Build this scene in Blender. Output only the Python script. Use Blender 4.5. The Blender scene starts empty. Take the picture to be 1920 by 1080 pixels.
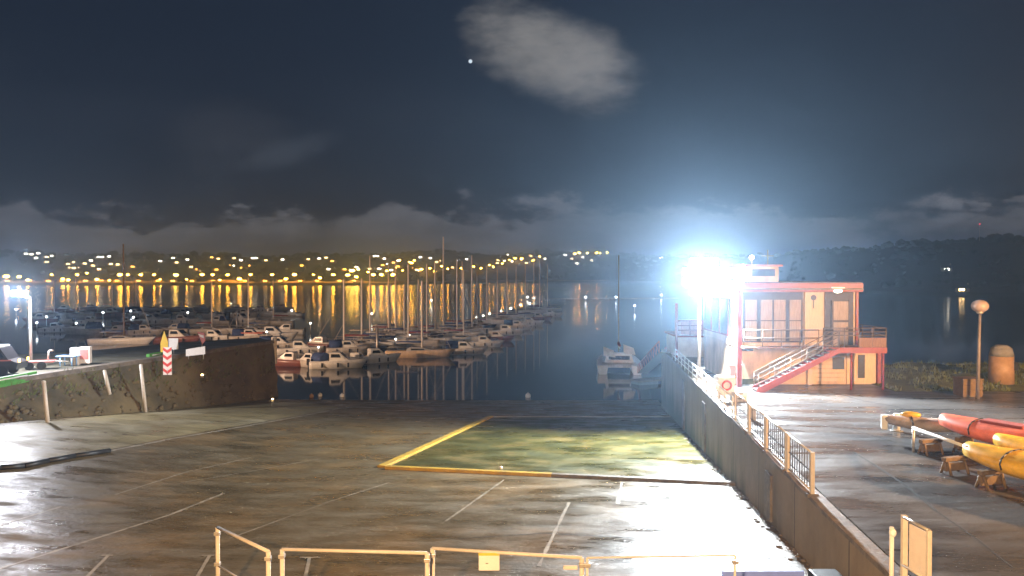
import bpy, bmesh, math, random
from mathutils import Vector, Matrix, noise
random.seed(7)
R = math.radians
sc = bpy.context.scene
COL = sc.collection
CAMH = 12.7            # camera above the water (z = 0)
FPX = 1400.0
PITCH = math.atan(22 / FPX)
QZ = 5.8               # quay level

# ------------------------------------------------------------------ helpers
def ray(px, py):
    dx = (px - 960) / FPX; dy = -(py - 540) / FPX
    return Vector((dx, math.cos(PITCH) + dy * math.sin(PITCH), -math.sin(PITCH) + dy * math.cos(PITCH)))
def P(px, py, z=0.0):
    d = ray(px, py); t = (z - CAMH) / d.z
    return Vector((d.x * t, d.y * t, z))
def PY(px, py, Y):
    d = ray(px, py); t = Y / d.y
    return Vector((d.x * t, Y, CAMH + d.z * t))
def sstep(a, b, x):
    t = min(1, max(0, (x - a) / (b - a))); return t * t * (3 - 2 * t)
def interp(tab, x):
    if x <= tab[0][0]: return tab[0][1]
    for (a, va), (b, vb) in zip(tab, tab[1:]):
        if x <= b: return va + (vb - va) * (x - a) / (b - a)
    return tab[-1][1]

def zg(x, y):                                   # slipway surface
    base = 5.34 - 0.07 * y
    u = sstep(10, 32, -x); v = min(1, max(0, (78 - y) / 33))
    return base + 1.5 * u * v
def wallx(y): return 6.9 + 0.102 * y            # face of the right quay wall
def G(px, py, h=0.0):                           # pixel -> slipway (+h)
    d = ray(px, py); t = 20.0
    for _ in range(60):
        x, y = d.x * t, d.y * t
        t2 = (zg(x, y) + h - CAMH) / d.z
        t = t * .5 + t2 * .5
    return Vector((d.x * t, d.y * t, CAMH + d.z * t))

class MB:
    def __init__(s): s.bm = bmesh.new()
    def box(s, x0, x1, y0, y1, z0, z1, bev=0.0):
        g = bmesh.ops.create_cube(s.bm, size=1.0)
        vs = g['verts']
        for v in vs:
            v.co = Vector(((x0 + x1) / 2 + v.co.x * (x1 - x0), (y0 + y1) / 2 + v.co.y * (y1 - y0), (z0 + z1) / 2 + v.co.z * (z1 - z0)))
        if bev > 0:
            es = list({e for v in vs for e in v.link_edges})
            bmesh.ops.bevel(s.bm, geom=es, offset=bev, segments=2, affect='EDGES', profile=0.5)
        return s
    def obox(s, c, half, rotz=0.0, bev=0.0):    # oriented box
        n0 = len(s.bm.verts); 
        t = MB(); t.box(-half[0], half[0], -half[1], half[1], -half[2], half[2], bev)
        s.add(t, Matrix.Translation(Vector(c)) @ Matrix.Rotation(rotz, 4, 'Z'))
        return s
    def add(s, other, mat):
        mp = {}
        for v in other.bm.verts: mp[v] = s.bm.verts.new(mat @ v.co)
        for f in other.bm.faces:
            try: nf = s.bm.faces.new([mp[v] for v in f.verts]); nf.smooth = f.smooth
            except ValueError: pass
        other.bm.free()
    def tube(s, p0, p1, r0, r1=None, seg=8, smooth=True):
        r1 = r0 if r1 is None else r1
        p0 = Vector(p0); p1 = Vector(p1); d = (p1 - p0)
        q = d.normalized().to_track_quat('Z', 'Y').to_matrix()
        rings = []
        for p, r in ((p0, r0), (p1, r1)):
            rings.append([s.bm.verts.new(p + q @ Vector((math.cos(2 * math.pi * k / seg) * r, math.sin(2 * math.pi * k / seg) * r, 0))) for k in range(seg)])
        for k in range(seg):
            f = s.bm.faces.new((rings[0][k], rings[0][(k + 1) % seg], rings[1][(k + 1) % seg], rings[1][k])); f.smooth = smooth
        s.bm.faces.new(rings[0][::-1]); s.bm.faces.new(rings[1])
        return s
    def path(s, pts, r, seg=8):
        for a, b in zip(pts, pts[1:]): s.tube(a, b, r, r, seg)
        return s
    def ball(s, c, r, sc3=(1, 1, 1), sub=2):
        g = bmesh.ops.create_icosphere(s.bm, subdivisions=sub, radius=1.0)
        for v in g['verts']:
            v.co = Vector((c[0] + v.co.x * r * sc3[0], c[1] + v.co.y * r * sc3[1], c[2] + v.co.z * r * sc3[2]))
        for v in g['verts']:
            for f in v.link_faces: f.smooth = True
        return s
    def prism(s, pts, z0, z1):
        a = [s.bm.verts.new((p[0], p[1], z0)) for p in pts]; b = [s.bm.verts.new((p[0], p[1], z1)) for p in pts]
        n = len(pts)
        s.bm.faces.new(a[::-1]); s.bm.faces.new(b)
        for k in range(n): s.bm.faces.new((a[k], a[(k + 1) % n], b[(k + 1) % n], b[k]))
        return s
    def extr(s, pts, off):                      # polygon (3-D) extruded by off
        off = Vector(off)
        a = [s.bm.verts.new(p) for p in pts]; b = [s.bm.verts.new(Vector(p) + off) for p in pts]
        n = len(pts)
        s.bm.faces.new(a[::-1]); s.bm.faces.new(b)
        for k in range(n): s.bm.faces.new((a[k], a[(k + 1) % n], b[(k + 1) % n], b[k]))
        return s
    def loft(s, rings, closed=True, caps=True, smooth=True):
        vr = [[s.bm.verts.new(p) for p in r] for r in rings]
        n = len(vr[0])
        for a, b in zip(vr, vr[1:]):
            for k in range(n if closed else n - 1):
                f = s.bm.faces.new((a[k], a[(k + 1) % n], b[(k + 1) % n], b[k])); f.smooth = smooth
        if caps:
            s.bm.faces.new(vr[0][::-1]); s.bm.faces.new(vr[-1])
        return s
    def torus(s, c, R0, r, axis='Y', n=20, m=8):
        rings = []
        for i in range(n + 1):
            a = 2 * math.pi * i / n; ring = []
            for k in range(m):
                b = 2 * math.pi * k / m; q = R0 + r * math.cos(b)
                u, v, w = q * math.cos(a), q * math.sin(a), r * math.sin(b)
                ring.append(Vector(c) + (Vector((u, w, v)) if axis == 'Y' else Vector((w, u, v)) if axis == 'X' else Vector((u, v, w))))
            rings.append(ring)
        return s.loft(rings, caps=False)
    def build(s, name, mat, parent=None, world=False):
        bmesh.ops.recalc_face_normals(s.bm, faces=s.bm.faces)
        me = bpy.data.meshes.new(name)
        if parent is not None and world:
            o0 = parent['_o']; off = Vector((o0[0], o0[1], o0[2]))
            for v in s.bm.verts: v.co -= off
        s.bm.to_mesh(me); s.bm.free()
        me.materials.append(mat)
        o = bpy.data.objects.new(name, me); COL.objects.link(o)
        if parent is not None: o.parent = parent
        return o

def tag(o, label=None, cat=None, group=None, kind=None):
    if label: o['label'] = label
    if cat: o['category'] = cat
    if group: o['group'] = group
    if kind: o['kind'] = kind
    return o
def thing(name, label, cat, loc=(0, 0, 0), rz=0.0, group=None):
    o = bpy.data.objects.new(name, None); COL.objects.link(o)
    o.empty_display_size = 0.2
    o.location = loc; o.rotation_euler = (0, 0, rz); o['_o'] = tuple(loc)
    return tag(o, label, cat, group)
def struct(o): o['kind'] = 'structure'; return o
def dup(root, loc=None, rz=None, scale=None, label=None, group=None, swap=None):
    def cp(o, par):
        c = o.copy(); COL.objects.link(c)
        if par is not None: c.parent = par
        if swap and o.name.split('.')[0] in swap and o.type == 'MESH':
            c.data = o.data.copy(); c.data.materials[0] = swap[o.name.split('.')[0]]
        for ch in o.children: kids.append((ch, c))
        return c
    kids = []
    r = cp(root, None)
    while kids:
        ch, par = kids.pop(0); cp(ch, par)
    if loc is not None: r.location = loc
    if rz is not None: r.rotation_euler = (0, 0, rz)
    if scale is not None: r.scale = scale
    if label: r['label'] = label
    if group: r['group'] = group
    return r
ONES = 'first second third fourth fifth sixth seventh eighth ninth tenth eleventh twelfth thirteenth fourteenth fifteenth sixteenth seventeenth eighteenth nineteenth'.split()
TENS = {2: ('twenty', 'twentieth'), 3: ('thirty', 'thirtieth'), 4: ('forty', 'fortieth'), 5: ('fifty', 'fiftieth'), 6: ('sixty', 'sixtieth'), 7: ('seventy', 'seventieth'), 8: ('eighty', 'eightieth')}
def ordinal(n):
    if n < 20: return ONES[n - 1]
    t, u = divmod(n, 10)
    return TENS[t][1] if u == 0 else TENS[t][0] + '-' + ONES[u - 1]

# ------------------------------------------------------------------ materials
def mat(name, col, rough=0.6, metal=0.0, var=0.25, scale=4.0, bump=0.0, bscale=30.0, spec=0.5, stretch=(1, 1, 1), col2=None, coat=0.0, rvar=0.0):
    m = bpy.data.materials.new(name); m.use_nodes = True
    nt = m.node_tree; b = nt.nodes['Principled BSDF']
    b.inputs['Roughness'].default_value = rough; b.inputs['Metallic'].default_value = metal
    b.inputs['Specular IOR Level'].default_value = spec
    b.inputs['Coat Weight'].default_value = coat
    tc = nt.nodes.new('ShaderNodeTexCoord'); mp = nt.nodes.new('ShaderNodeMapping'); mp.inputs['Scale'].default_value = stretch
    nt.links.new(tc.outputs['Object'], mp.inputs['Vector'])
    n = nt.nodes.new('ShaderNodeTexNoise'); n.inputs['Scale'].default_value = scale; n.inputs['Detail'].default_value = 6; n.inputs['Roughness'].default_value = .65
    nt.links.new(mp.outputs['Vector'], n.inputs['Vector'])
    cr = nt.nodes.new('ShaderNodeValToRGB'); cr.color_ramp.elements[0].position = .3; cr.color_ramp.elements[1].position = .7
    c2 = col2 or tuple(c * (1 - var) for c in col); c1 = col if col2 else tuple(min(1, c * (1 + var * .5)) for c in col)
    cr.color_ramp.elements[0].color = (*c2, 1); cr.color_ramp.elements[1].color = (*c1, 1)
    nt.links.new(n.outputs['Fac'], cr.inputs['Fac']); nt.links.new(cr.outputs['Color'], b.inputs['Base Color'])
    if rvar > 0:
        mr = nt.nodes.new('ShaderNodeMapRange'); mr.inputs[1].default_value = .3; mr.inputs[2].default_value = .7
        mr.inputs[3].default_value = max(.02, rough - rvar); mr.inputs[4].default_value = min(1, rough + rvar)
        nt.links.new(n.outputs['Fac'], mr.inputs[0]); nt.links.new(mr.outputs[0], b.inputs['Roughness'])
    if bump > 0:
        n2 = nt.nodes.new('ShaderNodeTexNoise'); n2.inputs['Scale'].default_value = bscale; n2.inputs['Detail'].default_value = 5
        nt.links.new(mp.outputs['Vector'], n2.inputs['Vector'])
        bp = nt.nodes.new('ShaderNodeBump'); bp.inputs['Strength'].default_value = bump; bp.inputs['Distance'].default_value = .05
        nt.links.new(n2.outputs['Fac'], bp.inputs['Height']); nt.links.new(bp.outputs['Normal'], b.inputs['Normal'])
    return m
def emit(name, col, strength, sample='NONE'):
    m = bpy.data.materials.new(name); m.use_nodes = True
    b = m.node_tree.nodes['Principled BSDF']
    b.inputs['Base Color'].default_value = (.6, .6, .6, 1)
    b.inputs['Emission Color'].default_value = (*col, 1); b.inputs['Emission Strength'].default_value = strength
    m.cycles.emission_sampling = sample
    return m

def wet_ground(name, ca, cb, r0, r1, stretch=(.34, .8, 1), mid=.5, cscale=.22, bump=.35, cc=None):
    """wet concrete or tarmac: mottled colour, puddled film of water of uneven gloss, fine bump"""
    m = bpy.data.materials.new(name); m.use_nodes = True
    nt = m.node_tree; L = nt.links; b = nt.nodes['Principled BSDF']; b.inputs['Specular IOR Level'].default_value = .38
    tc = nt.nodes.new('ShaderNodeTexCoord')
    def noise_(scale, st=(1, 1, 1), det=6, rough=.6, rot=0):
        mp = nt.nodes.new('ShaderNodeMapping'); mp.inputs['Scale'].default_value = st; mp.inputs['Rotation'].default_value = (0, 0, rot)
        L.new(tc.outputs['Object'], mp.inputs['Vector'])
        n = nt.nodes.new('ShaderNodeTexNoise'); n.inputs['Scale'].default_value = scale; n.inputs['Detail'].default_value = det; n.inputs['Roughness'].default_value = rough
        L.new(mp.outputs['Vector'], n.inputs['Vector']); return n
    n1 = noise_(cscale, det=8); n2 = noise_(1.0, stretch, 7, .65, .08); n3 = noise_(9.0, det=4); n4 = noise_(1.6, (.5, 1.6, 1), 5)
    cr = nt.nodes.new('ShaderNodeValToRGB'); e = cr.color_ramp.elements
    e[0].position = .38; e[0].color = (*ca, 1); e[1].position = .64; e[1].color = (*cb, 1)
    if cc:
        x = e.new(.52); x.color = (*cc, 1)
    L.new(n1.outputs['Fac'], cr.inputs['Fac'])
    mx = nt.nodes.new('ShaderNodeMixRGB'); mx.blend_type = 'MULTIPLY'; mx.inputs[0].default_value = .75
    cr2 = nt.nodes.new('ShaderNodeValToRGB'); cr2.color_ramp.elements[0].position = .33; cr2.color_ramp.elements[0].color = (.58, .57, .54, 1); cr2.color_ramp.elements[1].position = .62; cr2.color_ramp.elements[1].color = (1, 1, 1, 1)
    L.new(n2.outputs['Fac'], cr2.inputs['Fac']); L.new(cr.outputs['Color'], mx.inputs[1]); L.new(cr2.outputs['Color'], mx.inputs[2])
    L.new(mx.outputs['Color'], b.inputs['Base Color'])
    mr = nt.nodes.new('ShaderNodeMapRange'); mr.inputs[1].default_value = mid - .16; mr.inputs[2].default_value = mid + .16
    mr.inputs[3].default_value = r0; mr.inputs[4].default_value = r1
    L.new(n2.outputs['Fac'], mr.inputs[0]); L.new(mr.outputs[0], b.inputs['Roughness'])
    ad = nt.nodes.new('ShaderNodeMath'); ad.operation = 'MULTIPLY_ADD'; ad.inputs[1].default_value = .25
    L.new(n3.outputs['Fac'], ad.inputs[0]); L.new(n4.outputs['Fac'], ad.inputs[2])
    bp = nt.nodes.new('ShaderNodeBump'); bp.inputs['Strength'].default_value = bump; bp.inputs['Distance'].default_value = .06
    L.new(ad.outputs[0], bp.inputs['Height']); L.new(bp.outputs['Normal'], b.inputs['Normal'])
    return m

def stained_wall(name, ca, cb, cw):
    m = mat(name, ca, .7, scale=.30, bump=.5, bscale=2.0, col2=cb)
    nt = m.node_tree; L = nt.links; b = nt.nodes['Principled BSDF']
    src = b.inputs['Base Color'].links[0].from_socket
    tc = nt.nodes.new('ShaderNodeTexCoord'); sp = nt.nodes.new('ShaderNodeSeparateXYZ'); L.new(tc.outputs['Object'], sp.inputs[0])
    mp = nt.nodes.new('ShaderNodeMapping'); mp.inputs['Scale'].default_value = (1, .7, .16); L.new(tc.outputs['Object'], mp.inputs[0])
    n = nt.nodes.new('ShaderNodeTexNoise'); n.inputs['Scale'].default_value = 1.0; n.inputs['Detail'].default_value = 7; L.new(mp.outputs[0], n.inputs['Vector'])
    # weed and tide stain: lower down the wall (object space, z measured from the water), with a ragged upper limit
    a = nt.nodes.new('ShaderNodeMath'); a.operation = 'MULTIPLY_ADD'; a.inputs[1].default_value = 5.0; L.new(n.outputs['Fac'], a.inputs[0]); L.new(sp.outputs[2], a.inputs[2])
    mr = nt.nodes.new('ShaderNodeMapRange'); mr.inputs[1].default_value = 6.2; mr.inputs[2].default_value = 4.6; L.new(a.outputs[0], mr.inputs[0])
    mx = nt.nodes.new('ShaderNodeMixRGB'); mx.inputs[2].default_value = (*cw, 1); L.new(mr.outputs[0], mx.inputs[0]); L.new(src, mx.inputs[1])
    # run-down streaks and pour joints
    cr = nt.nodes.new('ShaderNodeValToRGB'); cr.color_ramp.elements[0].position = .36; cr.color_ramp.elements[0].color = (.78, .76, .72, 1); cr.color_ramp.elements[1].position = .60; cr.color_ramp.elements[1].color = (1, 1, 1, 1); L.new(n.outputs['Fac'], cr.inputs[0])
    m2 = nt.nodes.new('ShaderNodeMixRGB'); m2.blend_type = 'MULTIPLY'; m2.inputs[0].default_value = 1; L.new(mx.outputs[0], m2.inputs[1]); L.new(cr.outputs[0], m2.inputs[2])
    md = nt.nodes.new('ShaderNodeMath'); md.operation = 'PINGPONG'; md.inputs[1].default_value = 2.6; L.new(sp.outputs[1], md.inputs[0])
    lt = nt.nodes.new('ShaderNodeMath'); lt.operation = 'LESS_THAN'; lt.inputs[1].default_value = .035; L.new(md.outputs[0], lt.inputs[0])
    m3 = nt.nodes.new('ShaderNodeMixRGB'); m3.inputs[2].default_value = (.04, .035, .03, 1); L.new(lt.outputs[0], m3.inputs[0]); L.new(m2.outputs[0], m3.inputs[1])
    L.new(m3.outputs[0], b.inputs['Base Color'])
    return m

M = dict(
    slip=wet_ground('wet concrete slip', (.185, .120, .050), (.155, .120, .068), .15, .70, cc=(.125, .092, .046), bump=1.0),
    pad=wet_ground('algae concrete', (.044, .043, .010), (.13, .095, .028), .16, .72, cscale=.5, cc=(.072, .064, .015), bump=1.0),
    quay=wet_ground('wet tarmac', (.058, .057, .056), (.100, .097, .093), .14, .58, stretch=(.2, .8, 1)),
    walk_glow=wet_ground('damp concrete with lamp glow', (.30, .24, .12), (.34, .29, .18), .25, .7, cc=(.24, .19, .10), bump=.6),  # lamp glow at the embankment foot is mixed into this pale yellow
    jetty=wet_ground('damp jetty road', (.09, .08, .055), (.13, .12, .085), .4, .7),
    wallc=stained_wall('quay wall concrete', (.30, .225, .14), (.17, .14, .10), (.07, .075, .04)),
    coping=mat('coping stone', (.17, .135, .10), .6, var=.6, scale=2.0, bump=.6, bscale=9),
    bank=mat('stone bank', (.19, .14, .065), .9, scale=.22, bump=1.0, bscale=2.2, col2=(.05, .04, .02)),
    joint=mat('pale joint', (.36, .30, .22), .5, var=.5, scale=3),
    darkjoint=mat('dark joint', (.02, .02, .02), .6),
    yellow=mat('worn yellow paint', (.62, .36, .03), .5, scale=1.2, col2=(.30, .2, .06), bump=.3),
    hose=mat('black rubber', (.012, .012, .012), .5),
    galv=mat('galvanised steel', (.55, .5, .44), .4, .6, var=.2),
    cream=mat('cream painted steel', (.62, .54, .45), .5, var=.15),
    white=mat('white gelcoat', (.72, .70, .66), .3, var=.18, scale=1.5),
    offwhite=mat('weathered gelcoat', (.55, .5, .44), .4, var=.35, scale=1.5),
    navy=mat('navy gelcoat', (.03, .045, .11), .25),
    redhull=mat('dull red gelcoat', (.20, .075, .06), .35),
    deck=mat('boat deck', (.42, .40, .36), .6),
    alu=mat('mast aluminium', (.74, .68, .62), .55, .0, var=.12),
    glass=mat('dark boat window', (.012, .014, .018), .1),
    bluecloth=mat('blue canvas', (.04, .07, .18), .85),
    greycloth=mat('grey canvas', (.22, .21, .20), .9),
    redcloth=mat('maroon canvas', (.22, .04, .04), .9),
    black=mat('black plastic', (.015, .015, .015), .45),
    wood=mat('weathered wood', (.16, .10, .045), .75, stretch=(1, 8, 1), var=.5),
    brownwood=mat('deck timber', (.26, .14, .07), .7, stretch=(8, 1, 1), var=.5),
    bcream=mat('cream render', (.66, .47, .29), .8, scale=.9, var=.5, bump=.25, stretch=(1, 1, .35)),
    bpanel=mat('timber cladding cream', (.66, .49, .31), .7, stretch=(6, 1, .6), var=.2),
    bred=mat('red trim paint', (.30, .05, .042), .45, var=.3),
    bdark=mat('dark recess board', (.06, .055, .05), .6),
    curtain=mat('drawn beige blind', (.40, .31, .22), .85, stretch=(5, 1, .4), var=.35, coat=.7),
    pane=mat('window glass', (.03, .035, .045), .12),
    roof=mat('roof felt', (.09, .085, .085), .7),
    coral=mat('coral red hull', (.80, .19, .12), .42, var=.4, scale=1.6),
    kyellow=mat('yellow hull', (.75, .43, .03), .42, var=.45, scale=1.6),
    kgrey=mat('grey boat cover', (.30, .25, .23), .8, var=.3),
    oran=mat('orange plastic', (.36, .22, .12), .55, var=.2),
    signw=mat('white sign board', (.72, .70, .66), .5, var=.08),
    signy=mat('yellow sign board', (.65, .42, .03), .5, var=.1),
    signr=mat('red sign paint', (.55, .05, .04), .5, var=.1),
    chev=mat('pale sign board', (.7, .6, .52), .5, var=.1),
    green=mat('green plastic', (.09, .32, .05), .45, var=.35, scale=1.5),
    paleblue=mat('pale blue paint', (.22, .32, .9), .5, var=.12),
    steelblue=mat('light blue plastic', (.25, .45, .75), .5, var=.12),
    pinkred=mat('faded red paint', (.5, .16, .14), .5),
    ylw=mat('crane yellow', (.55, .47, .06), .45),
    grass=mat('grass', (.13, .15, .03), .9, var=.6, scale=8),
    verge=mat('verge soil', (.10, .11, .03), .95, var=.6, scale=1.0, bump=.6),
    hill=mat('far hillside', (.035, .034, .022), .95, scale=.01, col2=(.016, .018, .013)),
    wood_far=mat('far tree crowns', (.035, .045, .02), .95, scale=.05, col2=(.012, .018, .01)),
    shore=mat('shore road', (.30, .22, .14), .85, scale=.03, var=.4),
    hwall=mat('house render', (.42, .37, .30), .85, scale=.2),
    hroof=mat('slate roof', (.05, .05, .055), .6),
    pontoon=mat('pontoon deck', (.23, .19, .15), .8, stretch=(1, 6, 1), var=.4),
    float_=mat('pontoon float', (.16, .16, .15), .7),
    rock=mat('breakwater rock', (.10, .09, .08), .9, scale=.4, bump=.8, bscale=1.5),
    e_flood=emit('floodlight glass', (.93, .97, 1.0), 250),
    e_white=emit('white lamp glass', (1.0, .97, .85), 9),
    e_cool=emit('cool lamp glass', (.85, .93, 1.0), 14),
    e_orange=emit('sodium lamp glass', (1.0, .40, .03), 230, 'AUTO'),
    e_yellow=emit('yellow lamp glass', (1.0, .55, .07), 75, 'AUTO'),
    e_win=emit('warm lit window', (1.0, .62, .24), 22),
    e_winw=emit('white lit window', (1.0, .88, .66), 26),
    e_winy=emit('orange lit window', (1.0, .40, .05), 22),
    e_red=emit('red beacon glass', (1.0, .04, .06), 6),
    e_bulk=emit('bulkhead lamp glass', (1.0, .95, .85), 10),
    polegrey=mat('grey painted pole', (.20, .17, .16), .5),
    vanbody=mat('dark van paint', (.035, .032, .034), .3),
    palewall=mat('pale render wall', (.42, .33, .22), .85, scale=.05, var=.8),
    railp=mat('dull handrail paint', (.17, .13, .095), .5, var=.3),
    globe=mat('opal globe', (.36, .27, .23), .35, var=.05),
)

# ------------------------------------------------------------------ camera, sky, sun
cam = bpy.data.cameras.new('camera'); co = bpy.data.objects.new('camera', cam); COL.objects.link(co)
cam.sensor_width = 36; cam.lens = 36 * FPX / 1920; cam.clip_end = 6000; cam.clip_start = .1
co.location = (0, 0, CAMH); co.rotation_euler = (math.pi / 2 - PITCH, 0, 0)
sc.camera = co
MOON_EL, MOON_AZ = 34, 160            # a faint moon behind the left shoulder
w = bpy.data.worlds.new('World'); sc.world = w; w.use_nodes = True
nt = w.node_tree; L = nt.links; bg = nt.nodes['Background']
sky = nt.nodes.new('ShaderNodeTexSky'); sky.sky_type = 'NISHITA'; sky.sun_disc = False
sky.sun_elevation = R(MOON_EL); sky.sun_rotation = R(MOON_AZ); sky.air_density = 1.2; sky.dust_density = 1.5
SKYK = 0.0016
def node(t, **k):
    n = nt.nodes.new(t)
    for a, v in k.items(): setattr(n, a, v)
    return n
def mth(op, a, b=None, c=None):
    n = node('ShaderNodeMath', operation=op)
    for i, v in enumerate((a, b, c)):
        if v is None: continue
        if isinstance(v, (int, float)): n.inputs[i].default_value = v
        else: L.new(v, n.inputs[i])
    return n.outputs[0]
def sramp(v, a, b):
    n = node('ShaderNodeMapRange', interpolation_type='SMOOTHSTEP'); L.new(v, n.inputs[0]); n.inputs[1].default_value = a; n.inputs[2].default_value = b
    return n.outputs[0]
tc = node('ShaderNodeTexCoord'); sx = node('ShaderNodeSeparateXYZ'); L.new(tc.outputs['Generated'], sx.inputs[0])
ny = mth('MAXIMUM', sx.outputs[1], .05)
az = mth('DIVIDE', sx.outputs[0], ny); el = mth('DIVIDE', sx.outputs[2], ny)       # slopes of the viewing direction
cv = node('ShaderNodeCombineXYZ'); L.new(az, cv.inputs[0]); L.new(mth('MULTIPLY', el, 2.2), cv.inputs[1])
def nz(scale, det, rough=.55, off=0):
    n = node('ShaderNodeTexNoise'); n.inputs['Scale'].default_value = scale; n.inputs['Detail'].default_value = det; n.inputs['Roughness'].default_value = rough
    mp = node('ShaderNodeMapping'); mp.inputs['Location'].default_value = (off, off * .7, off * .3)
    L.new(cv.outputs[0], mp.inputs[0]); L.new(mp.outputs[0], n.inputs['Vector']); return n.outputs['Fac']
nA, nB, nC = nz(5.5, 8, .55, 3.1), nz(15, 8, .6, 7.7), nz(2.6, 5, .5, 1.3)
# low bank of cumulus along the horizon
top = mth('MULTIPLY_ADD', nA, .15, .014)
nD = nz(9, 10, .62, 5.5); nE = nz(42, 8, .65, 2.2)
edge = mth('SUBTRACT', mth('ADD', top, mth('ADD', mth('MULTIPLY', mth('SUBTRACT', nB, .5), .11), mth('MULTIPLY', mth('SUBTRACT', nE, .5), .05))), el)
bank = mth('MULTIPLY', sramp(edge, -.004, .018), mth('MULTIPLY_ADD', nD, 2.6, -.55))
# one brighter cloud high up and a thin wisp
nF = nz(30, 8, .6, 9.1)
def blob(px, py, ax, ay, rot=0.0, amt=.5):
    d = ray(px, py); a0, e0 = d.x / d.y, d.z / d.y
    da = mth('SUBTRACT', az, a0); de = mth('SUBTRACT', el, e0)
    u = mth('ADD', mth('MULTIPLY', da, math.cos(rot)), mth('MULTIPLY', de, math.sin(rot)))
    v = mth('SUBTRACT', mth('MULTIPLY', de, math.cos(rot)), mth('MULTIPLY', da, math.sin(rot)))
    q = mth('ADD', mth('POWER', mth('ABSOLUTE', mth('DIVIDE', u, ax)), 2), mth('POWER', mth('ABSOLUTE', mth('DIVIDE', v, ay)), 2))
    q = mth('ADD', q, mth('MULTIPLY', mth('SUBTRACT', nB, .5), 1.3)); q = mth('ADD', q, mth('MULTIPLY', mth('SUBTRACT', nA, .5), 1.0))
    return sramp(mth('ADD', q, mth('MULTIPLY', mth('SUBTRACT', nF, .5), .9)), 1.45, -.25)
c1 = blob(1040, 105, .120, .060, -.38); c2 = blob(540, 285, .07, .018, .3); c3 = blob(420, 250, .09, .05, 0)
def addc(base, fac, col):
    n = node('ShaderNodeMixRGB', blend_type='ADD'); n.inputs[0].default_value = 1
    s = node('ShaderNodeVectorMath', operation='SCALE'); s.inputs[0].default_value = col; L.new(fac, s.inputs['Scale'])
    L.new(base, n.inputs[1]); L.new(s.outputs[0], n.inputs[2]); return n.outputs[0]
s0 = node('ShaderNodeVectorMath', operation='SCALE'); L.new(sky.outputs[0], s0.inputs[0]); s0.inputs['Scale'].default_value = SKYK / .05
col = s0.outputs[0]
one = node('ShaderNodeValue'); one.outputs[0].default_value = 1
col = addc(col, one.outputs[0], (.15, .25, .52))
col = addc(col, bank, (2.6, 2.5, 2.65)); col = addc(col, c1, (4.4, 4.1, 3.7))
col = addc(col, c2, (.40, .46, .55)); col = addc(col, c3, (.22, .19, .17)); col = addc(col, mth('MULTIPLY', sramp(nC, .45, .75), sramp(el, .45, .05)), (.20, .22, .26))
# one bright planet
dp = ray(882, 115).normalized()
dt = node('ShaderNodeVectorMath', operation='DOT_PRODUCT'); L.new(tc.outputs['Generated'], dt.inputs[0]); dt.inputs[1].default_value = dp
col = addc(col, mth('GREATER_THAN', dt.outputs['Value'], math.cos(.0024)), (14, 16, 18))
L.new(col, bg.inputs['Color']); bg.inputs['Strength'].default_value = .05
sun = bpy.data.lights.new('moon', 'SUN'); sun.energy = .02; sun.angle = R(.5); sun.color = (.85, .9, 1)
so = bpy.data.objects.new('moon', sun); COL.objects.link(so)
ca, ce = R(MOON_AZ), R(MOON_EL)
dirv = Vector((math.sin(ca) * math.cos(ce), math.cos(ca) * math.cos(ce), math.sin(ce)))
so.rotation_euler = dirv.to_track_quat('Z', 'Y').to_euler(); so.location = (0, -30, 60)

def lamp(name, loc, power, colr, rad=.25, parent=None):
    l = bpy.data.lights.new(name, 'POINT'); l.energy = power; l.color = colr; l.shadow_soft_size = rad
    o = bpy.data.objects.new(name, l); COL.objects.link(o)
    if parent is not None:
        o.parent = parent; o.location = Vector(loc) - Vector(parent['_o'])
    else: o.location = loc
    return o

# ------------------------------------------------------------------ haze
hz = MB().box(-1700, 1700, -60, 2000, -4, 74).build('haze', None)
hm = bpy.data.materials.new('haze air'); hm.use_nodes = True
ht = hm.node_tree; ht.nodes.remove(ht.nodes['Principled BSDF'])
pv = ht.nodes.new('ShaderNodeVolumePrincipled'); pv.inputs['Color'].default_value = (.48, .71, 1, 1)
pv.inputs['Density'].default_value = .0008; pv.inputs['Anisotropy'].default_value = .8
ht.links.new(pv.outputs[0], ht.nodes['Material Output'].inputs['Volume'])
hz.data.materials[0] = hm; tag(hz, kind='stuff')

# ------------------------------------------------------------------ water
wm = bpy.data.materials.new('harbour water'); wm.use_nodes = True
t = wm.node_tree; b = t.nodes['Principled BSDF']
b.inputs['Base Color'].default_value = (.012, .02, .026, 1); b.inputs['Roughness'].default_value = .17; b.inputs['IOR'].default_value = 1.33
tc2 = t.nodes.new('ShaderNodeTexCoord')
mp = t.nodes.new('ShaderNodeMapping'); mp.inputs['Scale'].default_value = (.5, 1, 1); t.links.new(tc2.outputs['Object'], mp.inputs[0])
n1 = t.nodes.new('ShaderNodeTexNoise'); n1.inputs['Scale'].default_value = .8; n1.inputs['Detail'].default_value = 4
t.links.new(mp.outputs[0], n1.inputs['Vector'])
bp = t.nodes.new('ShaderNodeBump'); bp.inputs['Strength'].default_value = .05; bp.inputs['Distance'].default_value = .05
sy = t.nodes.new('ShaderNodeSeparateXYZ'); t.links.new(tc2.outputs['Object'], sy.inputs[0])
mr = t.nodes.new('ShaderNodeMapRange'); mr.inputs[1].default_value = 120; mr.inputs[2].default_value = 420; mr.inputs[3].default_value = .065; mr.inputs[4].default_value = .17   # calm inside the marina, wind-ruffled outside
t.links.new(sy.outputs[1], mr.inputs[0]); t.links.new(mr.outputs[0], b.inputs['Roughness'])
t.links.new(n1.outputs['Fac'], bp.inputs['Height']); t.links.new(bp.outputs[0], b.inputs['Normal'])
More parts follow.
